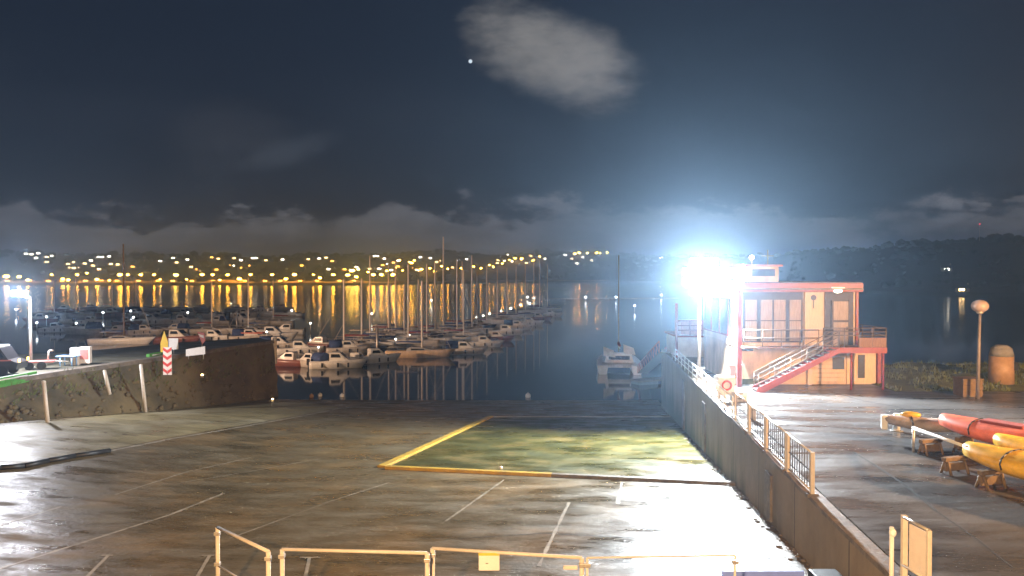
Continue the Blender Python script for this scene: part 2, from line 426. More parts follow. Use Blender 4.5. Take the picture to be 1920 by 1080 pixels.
wb = MB(); vs = [wb.bm.verts.new(p) for p in ((-1600, 50, 0), (1600, 50, 0), (1600, 2200, 0), (-1600, 2200, 0))]; wb.bm.faces.new(vs)
struct(wb.build('water', wm))

# ------------------------------------------------------------------ slipway
def heightfield(name, rows, m):
    mb = MB(); g = [[mb.bm.verts.new(p) for p in r] for r in rows]
    for a, c in zip(g, g[1:]):
        for k in range(len(a) - 1):
            f = mb.bm.faces.new((a[k], a[k + 1], c[k + 1], c[k])); f.smooth = True
    return mb.build(name, m)
rows = []
for i in range(66):
    y = -6 + i * 1.75; xr = wallx(y) + .25
    rows.append([Vector((-64 + (xr + 64) * k / 48, y, zg(-64 + (xr + 64) * k / 48, y))) for k in range(49)])
slip = struct(heightfield('slipway', rows, M['slip']))
def on_slip(a, c, n, h):
    return [Vector((a.x + (c.x - a.x) * k / n, a.y + (c.y - a.y) * k / n, 0)) for k in range(n + 1)]
def strip(name, pix, wd, m, h=.008, parent=None, jit=.0):
    pts = [G(*p) for p in pix]; path = []
    for a, c in zip(pts, pts[1:]):
        n = max(2, int((c - a).length / .7)); path += on_slip(a, c, n, h)[(1 if path else 0):]
    mb = MB(); L_, R_ = [], []
    for i, p in enumerate(path):
        d = (path[min(i + 1, len(path) - 1)] - path[max(i - 1, 0)]).normalized(); s = Vector((d.y, -d.x, 0)) * wd / 2 * (1 + jit * noise.noise(p * .9) * 2)
        for arr, q in ((L_, p - s), (R_, p + s)):
            arr.append(mb.bm.verts.new((q.x, q.y, zg(q.x, q.y) + h)))
    for i in range(len(path) - 1): mb.bm.faces.new((L_[i], L_[i + 1], R_[i + 1], R_[i]))
    o = mb.build(name, m)
    return struct(o)
for pix, wd in (([(-60, 1085), (320, 965), (420, 925)], .12), ([(-40, 997), (115, 950)], .10), ([(205, 846), (420, 806), (640, 765)], .22),
                ([(215, 928), (350, 885), (470, 858)], .07), ([(835, 978), (945, 900)], .10), ([(1010, 1062), (1025, 1030), (1067, 942)], .12),
                ([(1158, 945), (1166, 905)], .16), ([(430, 1010), (620, 940), (730, 905)], .06), ([(340, 905), (600, 860)], .05)):
    strip('joint_line', pix, wd, M['joint'], jit=.5)
for pix, wd in (([(1283, 945), (1308, 990), (1345, 1040), (1392, 1079)], .10), ([(1340, 1036), (1420, 1030)], .06), ([(1240, 985), (1310, 982)], .05), ([(860, 1010), (1020, 1000), (1250, 1012)], .05)):
    strip('joint_line', pix, wd, M['darkjoint'], h=.007, jit=.6)
for pix in ([(160, 1085), (203, 1042)], [(368, 1085), (393, 1042)], [(572, 1085), (580, 1047)]):
    strip('bay_marking', pix, .11, M['joint'], h=.012)
for a, c in (((190, 1042), (212, 1042)), ((378, 1042), (402, 1042)), ((562, 1046), (600, 1046))):
    strip('bay_marking', [a, c], .10, M['joint'], h=.016)
# walkway between embankment foot and long joint, lamp glow put into its pale colour
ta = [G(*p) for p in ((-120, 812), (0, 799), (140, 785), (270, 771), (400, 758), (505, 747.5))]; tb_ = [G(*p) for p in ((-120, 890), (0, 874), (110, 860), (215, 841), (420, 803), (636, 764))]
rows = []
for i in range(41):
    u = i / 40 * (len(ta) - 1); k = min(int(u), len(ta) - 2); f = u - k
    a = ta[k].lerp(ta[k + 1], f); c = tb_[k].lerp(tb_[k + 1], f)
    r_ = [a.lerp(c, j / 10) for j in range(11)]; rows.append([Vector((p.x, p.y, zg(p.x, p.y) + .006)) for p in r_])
struct(heightfield('walkway', rows, M['walk_glow']))
# green pad behind the beams
padc = [(-6.6, 39.0), (10.55, 34.9), (wallx(62) - .02, 62.0), (-1.75, 61.8)]
rows = []
for i in range(13):
    u = i / 12; a = Vector(padc[0]).lerp(Vector(padc[3]), u); c = Vector(padc[1]).lerp(Vector(padc[2]), u)
    rows.append([Vector((*(a.lerp(c, k / 12)), 0)) for k in range(13)])
rows = [[Vector((p.x, p.y, zg(p.x, p.y) + .006)) for p in r] for r in rows]
struct(heightfield('algae_pad', rows, M['pad']))
def beam(name, a, c, wd, h, m, label):
    a = Vector(a); c = Vector(c)
    t_ = thing(name, label, 'kerb beam', (*((a + c) / 2), zg(*((a + c) / 2))))
    d = (c - a).normalized(); s = Vector((d.y, -d.x)) * wd / 2; rings = []
    n = 14
    for i in range(n + 1):
        p = a.lerp(c, i / n); wv = 1 + .05 * noise.noise(Vector((p.x, p.y, 3)))
        q0, q1 = p - s * wv, p + s * wv; z0 = zg(p.x, p.y)
        rings.append([Vector((*q0, z0 - .1)), Vector((*q1, z0 - .1)), Vector((*q1, z0 + h * .8)), Vector((*(q1 - s * .2), z0 + h)), Vector((*(q0 + s * .2), z0 + h)), Vector((*q0, z0 + h * .8))])
    return t_, rings
t_, rg = beam('kerb_beam', padc[0], padc[1], .34, .16, None, 'long low kerb beam across the slipway, yellow at left fading to bare')
MB().loft(rg[:8], smooth=False).build('painted_length', M['yellow'], t_, True)
MB().loft(rg[7:], smooth=False).build('bare_length', M['coping'], t_, True)
t_, rg = beam('kerb_beam', (-6.9, 39.3), padc[3], .45, .12, None, 'worn yellow kerb beam running down towards the water')
MB().loft(rg, smooth=False).build('painted_length', M['yellow'], t_, True)
o = MB(); o.loft([[Vector((*(Vector(padc[3]).lerp(Vector(padc[2]), i / 10)), 0)) for i in range(11)][k] and
    [Vector((p[0], p[1] + dy, zg(p[0], p[1]) + dz)) for dy, dz in ((-.12, -.1), (.12, -.1), (.12, .06), (-.12, .06))] for k, p in enumerate([Vector(padc[3]).lerp(Vector(padc[2]), i / 10) for i in range(11)])], smooth=False)
tag(o.build('kerb_beam', M['joint']), 'thin grey kerb at the far edge of the green pad', 'kerb beam')
# black tube put in for a step edge and its shadow
hp = [G(*p, .09) for p in ((-60, 885), (0, 877), (45, 874), (90, 864), (140, 855), (205, 845))]
tag(MB().path(hp, .13).build('step_edge_tube', M['hose']), 'thick black tube in place of a shaded step edge at far left', 'hose')

# ------------------------------------------------------------------ right quay
YQ = 70.0
qp = [(wallx(-4) + .55, -4), (60, -4), (60, 57), (24.5, 57), (23.5, 63), (20, 64), (20, YQ), (wallx(YQ) + .55, YQ)]
struct(MB().prism(qp, -3, QZ).build('quay', M['quay']))
qw = thing('quay_wall', 'long grey concrete quay wall dropping from the right quay to the slipway', 'wall', (wallx(30), 30, 0))
def along(y0, y1, x0, x1, z0, z1, n=1, wob=0):
    mb = MB(); rings = []
    for i in range(n + 1):
        y = y0 + (y1 - y0) * i / n; k = wob * noise.noise(Vector((y * .8, 0, 5)))
        rings.append([Vector((wallx(y) + x0 + k, y, z0)), Vector((wallx(y) + x1, y, z0)), Vector((wallx(y) + x1, y, z1 + k * .4)), Vector((wallx(y) + x0 + k, y, z1 + k * .4))])
    return mb.loft(rings, smooth=False)
along(-4, YQ, 0, .53, -3, QZ - .06, 1).build('wall_face', M['wallc'], qw, True)
along(-4, YQ, -.02, .42, QZ - .06, QZ + .07, 60, .07).build('coping', M['coping'], qw, True)
for y, wd in ((44.0, .5), (28.2, .45), (53.5, .5)):
    mb = MB(); mb.obox((wallx(y) - .04, y, (zg(wallx(y), y) + QZ) / 2 - .2), (.06, wd, (QZ - zg(wallx(y), y)) / 2 - .35), -math.atan(.102))
    mb.build('wall_pier', M['coping'], qw, True)
# rough rubble line at the foot of the wall
mb = MB()
for i in range(150):
    y = 16 + random.random() * 34; r = random.uniform(.03, .10)
    x = wallx(y) - random.random() ** 2 * .5
    mb.ball((x, y, zg(x, y) + r * .2), r, (1.2, 1.4, .6), 1)
tag(mb.build('rubble', M['coping']), 'loose stone rubble along the foot of the quay wall', 'rubble', kind='stuff')

# ground crack on the quay
def qstrip(name, pix, wd, m, h=.006):
    pts = [P(*p, QZ) for p in pix]; mb = MB(); A, B = [], []
    for i, p in enumerate(pts):
        d = (pts[min(i + 1, len(pts) - 1)] - pts[max(i - 1, 0)]).normalized(); s = Vector((d.y, -d.x, 0)) * wd / 2
        A.append(mb.bm.verts.new(p - s + Vector((0, 0, h)))); B.append(mb.bm.verts.new(p + s + Vector((0, 0, h))))
    for i in range(len(pts) - 1): mb.bm.faces.new((A[i], A[i + 1], B[i + 1], B[i]))
    return struct(mb.build(name, m))
qstrip('joint_line', [(1600, 848), (1640, 872), (1690, 905), (1735, 940), (1755, 958)], .10, M['darkjoint'])
qstrip('joint_line', [(1755, 958), (1830, 1010), (1900, 1065)], .05, M['darkjoint'])
qstrip('joint_line', [(1560, 735), (1620, 752), (1690, 764)], .07, M['darkjoint'])
qstrip('joint_line', [(1500, 793), (1600, 806), (1680, 830)], .06, M['darkjoint'])

# grass verge right of the building
rows = []
for i in range(15):
    y = 44.5 + i * .9
    rows.append([Vector((x, y, QZ + .02 + .55 * sstep(44.5, 50, y) * sstep(22.5, 25, x) * (1 - sstep(55, 57.1, y)) * (.7 + .6 * noise.noise(Vector((x * .5, y * .5, 0)))))) for x in [22.9 + k * .95 for k in range(40)]])
vg = heightfield('grass_verge', rows, M['verge']); struct(vg)
mb = MB(); random.seed(5)
for i in range(5200):
    x = 23 + random.random() * 17; y = 44.6 + random.random() * 12
    z = QZ + .0 + .5 * sstep(44.5, 50, y) * sstep(22.5, 25, x) * (1 - sstep(55, 57.1, y)) * (.7 + .6 * noise.noise(Vector((x * .5, y * .5, 0))))
    if noise.noise(Vector((x * .6, y * .6, 9))) < -.15: continue
    a = random.random() * 6.28; wd = .035; h = random.uniform(.12, .38)
    d = Vector((math.cos(a) * wd, math.sin(a) * wd, 0)); lean = Vector((random.uniform(-.12, .12), random.uniform(-.12, .12), h))
    v = [mb.bm.verts.new(q) for q in (Vector((x, y, z)) - d, Vector((x, y, z)) + d, Vector((x, y, z)) + lean)]
    mb.bm.faces.new(v)
tag(mb.build('grass', M['grass']), 'rough grass growing on the verge beside the clubhouse', 'grass', kind='stuff')

# ------------------------------------------------------------------ left jetty
front = [(-46, 5), (-33.6, 49), (-29.4, 64), (-25.4, 79)]
back = [(-28.5, 84), (-34.5, 78), (-40, 68), (-47, 64), (-120, 60), (-120, 5)]
struct(MB().prism(front + back, -3, QZ).build('jetty_road', M['jetty']))
eb = thing('stone_embankment', 'sloping brown stone embankment below the left jetty', 'embankment', (-30, 60, 2))
rings = []
def fr(y): return interp([(5, -46), (49, -33.6), (64, -29.4), (79, -25.4)], y)
for i in range(64):
    y = 5 + i * 74 / 63; xt = fr(y); ring = []
    wf = 2.3 - 1.6 * sstep(58, 79, y); zb = zg(xt + wf, y) - .3
    for k in range(9):
        u = k / 8; x = xt + .05 + u * wf; z = QZ - .12 + (zb - QZ + .12) * (u ** .9)
        nn = noise.noise(Vector((x * .9, y * .9, z * .9))) * .34 * (0 if k == 0 else 1)
        ring.append(Vector((x + nn, y, z + nn * .5)))
    rings.append(ring)
mb = MB(); mb.loft(rings, closed=False, caps=False); mb.build('slope', M['bank'], eb, True)
mb = MB(); rings = []
for i in range(40):
    y = 5 + i * 74 / 39; x = fr(y)
    rings.append([Vector((x - .5, y, QZ)), Vector((x + .22, y, QZ - .2)), Vector((x + .22, y, QZ + .12)), Vector((x - .5, y, QZ + .14))])
mb.loft(rings, smooth=False); mb.build('coping', M['coping'], eb, True)
mb = MB(); mb.extr([(-25.4, 79, QZ), (-24.65, 79, -1.2), (-24.65, 79, -3), (-25.4, 79, -3)], (-3.2, 5, 0)); mb.build('head_wall', M['bank'], eb, True)

mb = MB(); mg = MB(); random.seed(31)
for i in range(620):
    y = random.uniform(30, 78.5); u = random.random(); wf = 2.3 - 1.6 * sstep(58, 79, y); x = fr(y) + .05 + u * wf; z = QZ - .12 + (zg(fr(y) + wf, y) - .3 - QZ + .12) * u ** .9
    r = random.uniform(.08, .30)
    if i % 3: mb.ball((x, y, z), r, (.7, 1.3, .8), 1)
    for _ in range(3):
        a = random.random() * 6.28; q = Vector((x + random.uniform(-.3, .3), y + random.uniform(-.4, .4), z + .1)); l_ = Vector((random.uniform(.05, .3), random.uniform(-.2, .2), random.uniform(.15, .45)))
        if u < .5: mg.bm.faces.new([mg.bm.verts.new(v) for v in (q, q + Vector((.05, .08, 0)), q + l_)])
tag(mb.build('stones', M['bank']), 'rough stones set in the embankment face below the jetty', 'stones', kind='stuff')
tag(mg.build('weeds', M['grass']), 'weeds sprouting along the top of the embankment', 'weeds', kind='stuff')
def on_bank(px, py, z):                        # a point at height z near the jetty edge
    return P(px, py, z)
def on_face(px, py, off):
    k = (px - 960) / FPX; yy = 60.0
    for _ in range(50): yy = (fr(yy) + off * (1 - .7 * sstep(58, 79, yy))) / k
    return Vector((k * yy, yy, PY(px, py, yy).z))
# pale marker posts on the slope
for i, (px, yt, yb, lab) in enumerate(((86, 715, 792, 'pale timber post leaning at the foot of the embankment, nearest the green barrier'),
                                      (200, 695, 732, 'short pale timber post halfway up the embankment'),
                                      (268, 684, 768, 'tall pale timber post at the embankment foot below the chevron board'))):
    g = G(px + 4, yb, 0.0); g = Vector((g.x, g.y, g.z))
    if i == 1: g = on_face(204, 732, 2.0)
    else: 
        foot = fr(g.y) + 2.3 + .25
        if g.x < foot:
            k = (px + 4 - 960) / FPX; yy = g.y
            for _ in range(40): yy = (fr(yy) + 2.6) / k
            g = Vector((k * yy, yy, zg(k * yy, yy)))
    top = PY(px - 4, yt, g.y - .2)
    ps = thing('marker_post', lab, 'post', g, group='pale posts on the embankment')
    MB().tube((0, 0, -.3), top - g, .13, .12, 10).build('shaft', M['cream'], ps)
    MB().ball(top - g, .13, (1, 1, .5), 1).build('post_cap', M['cream'], ps)
ps = thing('marker_post', 'pale round post at the far end of the jetty', 'post', P(516, 668, 4.2), group='pale posts on the embankment')
MB().tube((0, 0, -.8), (0, 0, 2.0), .2, .18, 10).build('shaft', M['cream'], ps); MB().ball((0, 0, 2.0), .2, (1, 1, .5), 1).build('post_cap', M['signw'], ps)

# small ground lights / glinting stones by the bank
for px, py, lab in ((378, 706, 'small amber ground light on the dark bank'), (428, 751, 'small amber ground light at the foot of the bank'), (511, 748, 'small amber ground light at the water edge of the bank')):
    g = G(px, py + 3, .0) if py > 720 else on_face(px, py, 1.7)
    gl = thing('ground_light', lab, 'ground light', g, group='amber ground lights by the bank')
    MB().tube((0, 0, -.1), (0, 0, .12), .16, .14, 10).build('housing', M['galv'], gl); MB().ball((0, 0, .14), .12, (1, 1, .8), 1).build('lens', M['e_win'], gl)

# signs on the jetty
def post_mesh(h, r=.05): return MB().tube((0, 0, 0), (0, 0, h), r, r, 8)
b0 = P(309, 668, QZ)
s = thing('warning_sign', 'yellow pointed warning sign on a thin pole at the jetty edge', 'sign', b0)
z0 = PY(309, 660, b0.y).z - QZ; z1 = PY(306, 620, b0.y).z - QZ; sc_ = b0.y / FPX
post_mesh(z1 - .1).build('pole', M['galv'], s)
MB().extr([(-7 * sc_, -.09, z0), (7 * sc_, -.09, z0), (7 * sc_, -.09, z0 + 18 * sc_), (0, -.09, z1), (-7 * sc_, -.09, z0 + 18 * sc_)], (0, .035, 0)).build('board', M['signy'], s)
b1 = on_face(313, 703, 1.9)
s = thing('chevron_board', 'narrow white board of red chevrons on the embankment below the yellow sign', 'sign', b1)
hh = 52 * b1.y / FPX; ww = 8 * b1.y / FPX
MB().box(-ww, ww, -.03, .03, .0, hh).build('board', M['chev'], s)
for k in range(4):
    z = hh * (k + .15) / 4; d = hh * .11; mb = MB()
    mb.extr([(-ww, -.034, z + d), (0, -.034, z), (ww, -.034, z + d), (ww, -.034, z + 2 * d), (0, -.034, z + d), (-ww, -.034, z + 2 * d)], (0, -.012, 0)); mb.build('chevron', M['signr'], s)
post_mesh(.5).build('pole', M['galv'], s)
b1 = P(326, 665, QZ)
s = thing('square_sign', 'white square sign on a post just right of the yellow sign', 'sign', b1)
post_mesh(.8).build('pole', M['galv'], s); q = b1.y / FPX
zz = PY(326, 655, b1.y).z - QZ
MB().box(-9 * q, 9 * q, -.08, -.045, zz, zz + 21 * q, .01).build('board', M['signw'], s)
b1 = P(367, 668, QZ)
s = thing('notice_board', 'wide white notice board low on the jetty edge', 'sign', b1); q = b1.y / FPX
mb = MB(); mb.extr([(-18 * q, 0, .0 * q), (18 * q, 0, 4 * q), (18 * q, 0, 19 * q), (-18 * q, 0, 13 * q)], (0, -.05, 0)); mb.build('board', M['signw'], s)
for sx_ in (-14, 14): MB().tube((sx_ * q, .05, -.25), (sx_ * q, .05, 10 * q), .04).build('leg', M['galv'], s)
b1 = P(379, 650, QZ)
s = thing('red_white_marker', 'red and white marker flag beside the wide notice board', 'marker', b1); q = b1.y / FPX
post_mesh(28 * q).build('pole', M['galv'], s)
mb = MB(); mb.extr([(-8 * q, -.05, 28 * q), (5 * q, -.05, 26 * q), (7 * q, -.05, 12 * q), (1 * q, -.05, 4 * q)], (0, -.05, 0)); mb.build('flag', M['pinkred'], s)
mb = MB(); mb.extr([(-6 * q, -.105, 24 * q), (4 * q, -.105, 21 * q), (4 * q, -.105, 16 * q), (-3 * q, -.105, 19 * q)], (0, -.02, 0)); mb.build('stripe', M['signw'], s)
# green moulded barriers on the jetty edge
def green_barrier(px0, y0, px1, y1, hpx, lab):
    a = P(px0, y0, QZ - .3); c = P(px1, y1, QZ - .3); q = (a.y + c.y) / 2 / FPX; h = hpx * q
    gb = thing('green_barrier', lab, 'barrier', a, group='green barriers on the jetty edge')
    d = (c - a); n = Vector((d.y, -d.x, 0)).normalized()
    prof = [(.30, 0), (.30, h * .35), (.15, h * .55), (.12, h), (-.12, h), (-.15, h * .55), (-.30, h * .35), (-.30, 0)]
    rings = [[a + d * u + n * x + Vector((0, 0, z)) - a for x, z in prof] for u in (0, .1, .5, .9, 1)]
    MB().loft(rings, smooth=False).build('body', M['green'], gb)
    MB().tube(a + d * .2 + n * .16 + Vector((0, 0, h * .75)) - a, a + d * .8 + n * .16 + Vector((0, 0, h * .75)) - a, .05).build('rail', M['white'], gb)
green_barrier(-40, 733, 66, 712, 17, 'long green moulded barrier on the jetty edge in front of the van')
green_barrier(277, 676, 304, 671, 12, 'short green moulded barrier beside the chevron board')

# left floodlight mast
def flood_mast(base, top, label, power, col, big=False):
    f = thing('floodlight_mast', label, 'floodlight', base)
    h = top.z - base.z
    MB().tube((0, 0, 0), (0, 0, h), .13, .075, 12).build('pole', M['galv'], f)
    MB().box(-.22, .22, -.22, .22, 0, .05, .01).build('base_plate', M['galv'], f)
    spots = [(a_, -.54 + k_ * .62) for k_, row_ in enumerate(((-.45, .45), (-.9, 0, .9), (-.9, 0, .9), (-.45, .45))) for a_ in row_] if big else [(-.32, .06), (.32, .06)]
    wh = .41 if big else .29; hh = .56 if big else .4
    for zc in sorted({z_ for _, z_ in spots}):
        xs_ = [x_ for x_, z_ in spots if z_ == zc]
        MB().tube((xs_[0] - .3, -.87, h + zc + .2), (xs_[-1] + .3, -.87, h + zc + .2), .04).build('crossbar', M['galv'], f)
    for sx_, zc in spots:
        t1 = MB(); t1.box(sx_ - wh, sx_ + wh, -1.2, -.92, h + zc, h + zc + hh, .03); hd = t1.build('lamp_head', M['galv'], f)
        MB().box(sx_ - wh + .03, sx_ + wh - .03, -1.22, -1.202, h + zc + .03, h + zc + hh - .03).build('lens', M['e_flood'], hd)
    if big: MB().tube((0, -.8, h - .5), (0, -.8, h + 1.9), .06).build('head_bracket', M['galv'], f)
    MB().tube((0, .1, h - .25), (0, -.85, h + .05), .05).build('arm', M['galv'], f)
    lamp('flood_lamp', Vector((base.x, base.y - 1.65, top.z + (.5 if big else .2))), power, col, .22, f)
    return f
B0 = P(58, 690, QZ); flood_mast(B0, PY(58, 556, B0.y), 'slim pole carrying a white floodlight on the left jetty', 1.15e4, (.88, .90, 1.0))
b1 = Vector((12.30, 49.0, QZ)); F = flood_mast(b1, Vector((12.30, 49.0, 12.0)), 'tall pole with a dazzling white floodlight beside the red trimmed clubhouse', 7.7e4, (.86, .94, 1.0), True)

# van, trailer, table and white panel on the jetty
vb = P(-34, 704, QZ)
v = thing('van', 'white roofed dark van parked on the jetty at the left edge', 'van', vb, R(12))
prof = [(-2.6, .45), (2.5, .45), (2.6, .9), (2.0, 1.15), (1.5, 1.95), (-2.5, 1.95), (-2.62, 1.2)]
MB().extr([(x, -.9, z) for x, z in prof], (0, 1.8, 0)).build('body', M['vanbody'], v)
MB().box(-2.45, 1.45, -.85, .85, 1.95, 2.08, .04).build('roof', M['white'], v)
for y_ in (-.91, .9): MB().extr([(-2.3, y_, 1.3), (1.75, y_, 1.3), (1.45, y_, 1.8), (-2.3, y_, 1.8)], (0, .012, 0)).build('window', M['glass'], v)
for x_ in (-1.7, 1.6):
    for y_ in (-.92, .78):
        wl = MB().tube((x_, y_, .36), (x_, y_ + .16, .36), .36, .36, 18).build('wheel', M['black'], v)
for y_ in (-.75, .65): MB().box(2.57, 2.66, y_, y_ + .15, .95, 1.15, .01).build('tail_lamp', M['e_winy'], v)
MB().box(-2.3, 2.2, -.925, -.905, 1.05, 1.14).build('side_stripe', M['pinkred'], v)
tb = P(72, 692, QZ)
tr = thing('boat_trailer', 'small trailer with two black wheels and a faded red bar beside the van', 'trailer', tb, R(18))
MB().box(-.9, 1.1, -.5, .5, .5, .62, .02).build('bed', M['pinkred'], tr); MB().tube((1.1, 0, .55), (2.0, 0, .5), .05).build('drawbar', M['galv'], tr)
for x_ in (-.45, .35): MB().tube((x_, -.62, .3), (x_, -.48, .3), .3, .3, 18).build('wheel', M['black'], tr)
MB().tube((.6, 0, .6), (.7, 0, 1.35), .06).tube((.7, 0, 1.35), (1.0, 0, 1.35), .06).build('winch_post', M['galv'], tr)
tb = P(128, 686, QZ)
tt = thing('plastic_table', 'light blue plastic table next to the white panel on the jetty', 'table', tb)
MB().box(-.75, .75, -.4, .4, .72, .80, .02).build('table_top', M['steelblue'], tt)
for x_ in (-.45, .45):
    for y_ in (-.3, .3): MB().tube((x_, y_, 0), (x_, y_, .72), .045).build('leg', M['steelblue'], tt)
tb = P(151, 684, QZ)
pn = thing('display_panel', 'white display cabinet with a pinkish right half on the jetty', 'cabinet', tb, R(10))
MB().box(-.65, -.05, -.3, .3, 0, 1.35, .02).build('cabinet', M['white'], pn)
MB().box(-.046, .75, -.25, .25, .12, 1.4, .02).build('side_cabinet', M['chev'], pn)
MB().box(.05, .65, -.27, -.255, .45, 1.2).build('poster', M['pinkred'], pn)

# ------------------------------------------------------------------ clubhouse
BY = 46.7; bs = FPX / BY
def bx(px): return (px - 960) / bs
def bxy(px, y): return (px - 960) * y / FPX
def bz(py): return PY(960, py, BY).z
cl = thing('clubhouse', 'two storey cream clubhouse with red trim, outside stair and balcony', 'building', (bx(1500), BY, QZ))
D = 9.0
def part(name, m, *boxes, parent=None, bev=0):
    mb = MB()
    for q in boxes: mb.box(*q, bev)
    par = parent or cl
    if parent is not None:
        off = Vector(cl['_o'])
        for v in mb.bm.verts: v.co -= off
        return mb.build(name, m, parent)
    return mb.build(name, m, cl, True)
zf = bz(648)                                 # first floor level
zt = bz(547)
x0, x1, x2 = bx(1390), bx(1604), bx(1658)
part('ground_floor', M['bcream'], (x0, x2, BY + .9, BY + D, QZ, zf - .003))
part('upper_floor', M['bcream'], (x0 - .05, x1, BY, BY + D, zf + .03, zt))
part('floor_slab', M['bcream'], (x0 - .08, x1 + .02, BY - .15, BY + D + .02, zf - .12, zf + .03))
fas = part('roof_fascia', M['bred'], (x0 - .35, x1 + .25, BY - .55, BY + D + .3, zt, zt + .55), bev=.03)
part('roof', M['roof'], (x0 - .28, x1 + .18, BY - .48, BY + D + .23, zt + .55, zt + .62))
part('corner_post', M['bred'], (x0 - .30, x0 - .02, BY - .25, BY - .02, QZ, zt))
part('corner_post', M['bred'], (x1 + .02, x1 + .16, BY - .1, BY + .06, zf, zt))
part('corner_post', M['bred'], (x2 - .02, x2 + .20, BY + .7, BY + .98, QZ, zf))
# front glazing of the upper floor
part('window_recess', M['bdark'], (bx(1392), bx(1505), BY - .05, BY - .003, bz(642), zt - .02))
for a, c in ((1396, 1419), (1425, 1448), (1450, 1473), (1479, 1502)):
    wn = part('window', M['curtain'], (bx(a), bx(c), BY - .09, BY - .053, bz(639), bz(562)))
    part('frame', M['bdark'], (bx(a), bx(c), BY - .11, BY - .093, bz(602), bz(600)), (bx(a) - .05, bx(a) + .02, BY - .12, BY - .093, bz(639), bz(562)), (bx(c) - .02, bx(c) + .05, BY - .12, BY - .093, bz(639), bz(562)), parent=wn)
part('pilaster', M['bpanel'], (bx(1508), bx(1543), BY - .12, BY - .004, zf + .04, zt - .01))
mb = MB(); mb.tube((bx(1524), BY - .16, bz(558)), (bx(1524), BY - .123, bz(558)), .17, .17, 20); mb.box(bx(1524) - .03, bx(1524) + .03, BY - .15, BY - .125, bz(578), bz(563)); mb.build('emblem', M['bdark'], cl, True)
part('door_recess', M['bdark'], (bx(1546), bx(1600), BY - .04, BY - .003, zf + .04, zt - .02))
dr = part('door', M['curtain'], (bx(1562), bx(1590), BY - .09, BY - .043, zf + .04, bz(565)))
part('frame', M['bdark'], (bx(1562), bx(1590), BY - .11, BY - .093, bz(604), bz(600)), (bx(1558), bx(1562) - .002, BY - .12, BY - .043, zf + .04, bz(562)), (bx(1590) + .002, bx(1594), BY - .12, BY - .043, zf + .04, bz(562)), parent=dr)
wl_ = part('wall_lamp', M['galv'], (bx(1552), bx(1576), BY - .62, BY - .12, bz(542), bz(538)), bev=.02)
mb = MB(); mb.ball((bx(1564), BY - .55, bz(545)), .16, (1.7, 1, .8), 2)
for v_ in mb.bm.verts: v_.co -= Vector(cl['_o'])
mb.build('lens', M['e_bulk'], wl_)
# left side of the upper floor: glazed
for k in range(4):
    y_ = BY + .5 + k * 2.1
    wn = part('window', M['pane'], (x0 - .09, x0 - .053, y_, y_ + 1.8, zf + .5, zt - .5))
    part('frame', M['bred'], (x0 - .11, x0 - .05, y_ - .1, y_ - .003, zf + .4, zt - .4), (x0 - .11, x0 - .05, y_, y_ + 1.8, zf + .4, zf + .497), parent=wn)
part('sign_plate', M['bdark'], (bx(1393), bx(1421), BY + .84, BY + .897, bz(661), bz(653)))
# ground floor front
part('door', M['bpanel'], (bx(1600), bx(1655), BY + .82, BY + .897, QZ + .02, bz(660)))
part('letter_slot', M['bdark'], (bx(1621), bx(1634), BY + .78, BY + .817, bz(712), bz(668)))
gd = part('garage_door', M['bcream'], (bx(1526), bx(1596), BY + .80, BY + .897, QZ + .02, bz(668)))
part('slats', M['bpanel'], *[(bx(1528), bx(1594), BY + .77, BY + .797, bz(718) + i * .28, bz(718) + i * .28 + .2) for i in range(6)], parent=gd)
part('window', M['pane'], (bx(1572), bx(1594), BY + .74, BY + .767, bz(695), bz(672)))
part('gutter', M['railp'], (x0 - .3, x1 + .2, BY - .72, BY - .56, zt + .12, zt + .24), bev=.03)
for hx in (1587,): part('handle', M['bdark'], (bx(hx) - .03, bx(hx) + .03, BY - .14, BY - .112, zf + 1.0, zf + 1.2), parent=dr)
mb = MB(); mb.path([(bx(1545), BY - .18, zt), (bx(1545), BY - .18, zf + .3), (bx(1545), BY + .05, zf + .1)], .035); mb.build('service_pipe', M['railp'], cl, True)
part('plinth', M['wallc'], (x0 - .02, bx(1520), BY + .84, BY + .898, QZ + .005, QZ + .35))
part('downpipe', M['bpanel'], (bx(1522), bx(1530), BY + .55, BY + .77, QZ, bz(672)), bev=.03)
bxf = lambda px: bxy(px, BY - 1.6)
x2f = bxf(1660)
# balcony
part('balcony_deck', M['brownwood'], (bxf(1545), x2f + .1, BY - 1.5, BY - .16, zf - .10, zf + .02))
part('balcony_wing', M['brownwood'], (x1 + .05, x2f + .1, BY - .157, BY + D * .6, zf - .10, zf + .02))
part('fascia_beam', M['bred'], (bxf(1545), x2f + .15, BY - 1.58, BY - 1.502, zf - .32, zf + .03))
part('balcony_panel', M['brownwood'], (bxf(1612), x2f + .12, BY - 1.57, BY - 1.51, zf + .05, zf + .62))
rl = MB()
for z in (.75, .98, 1.2): rl.tube((bxf(1545), BY - 1.54, zf + z), (x2f + .1, BY - 1.54, zf + z), .03)
for x_ in (bxf(1545), bxf(1585), bxf(1612), bxf(1637), x2f + .1): rl.tube((x_, BY - 1.54, zf), (x_, BY - 1.54, zf + 1.22), .035)
for z in (.4, .75, 1.2): rl.tube((x2f + .1, BY - 1.54, zf + z), (x2f + .1, BY + 5, zf + z), .03)
for k in range(5): rl.tube((x2f + .1, BY - 1.5 + k * 1.5, zf), (x2f + .1, BY - 1.5 + k * 1.5, zf + 1.2), .03)
rl.build('balcony_railing', M['railp'], cl, True)
for x_ in (bxf(1600), x2f): MB().tube((x_, BY - 1.4, QZ), (x_, BY - 1.4, zf - .11), .07).build('balcony_post', M['bred'], cl, True)
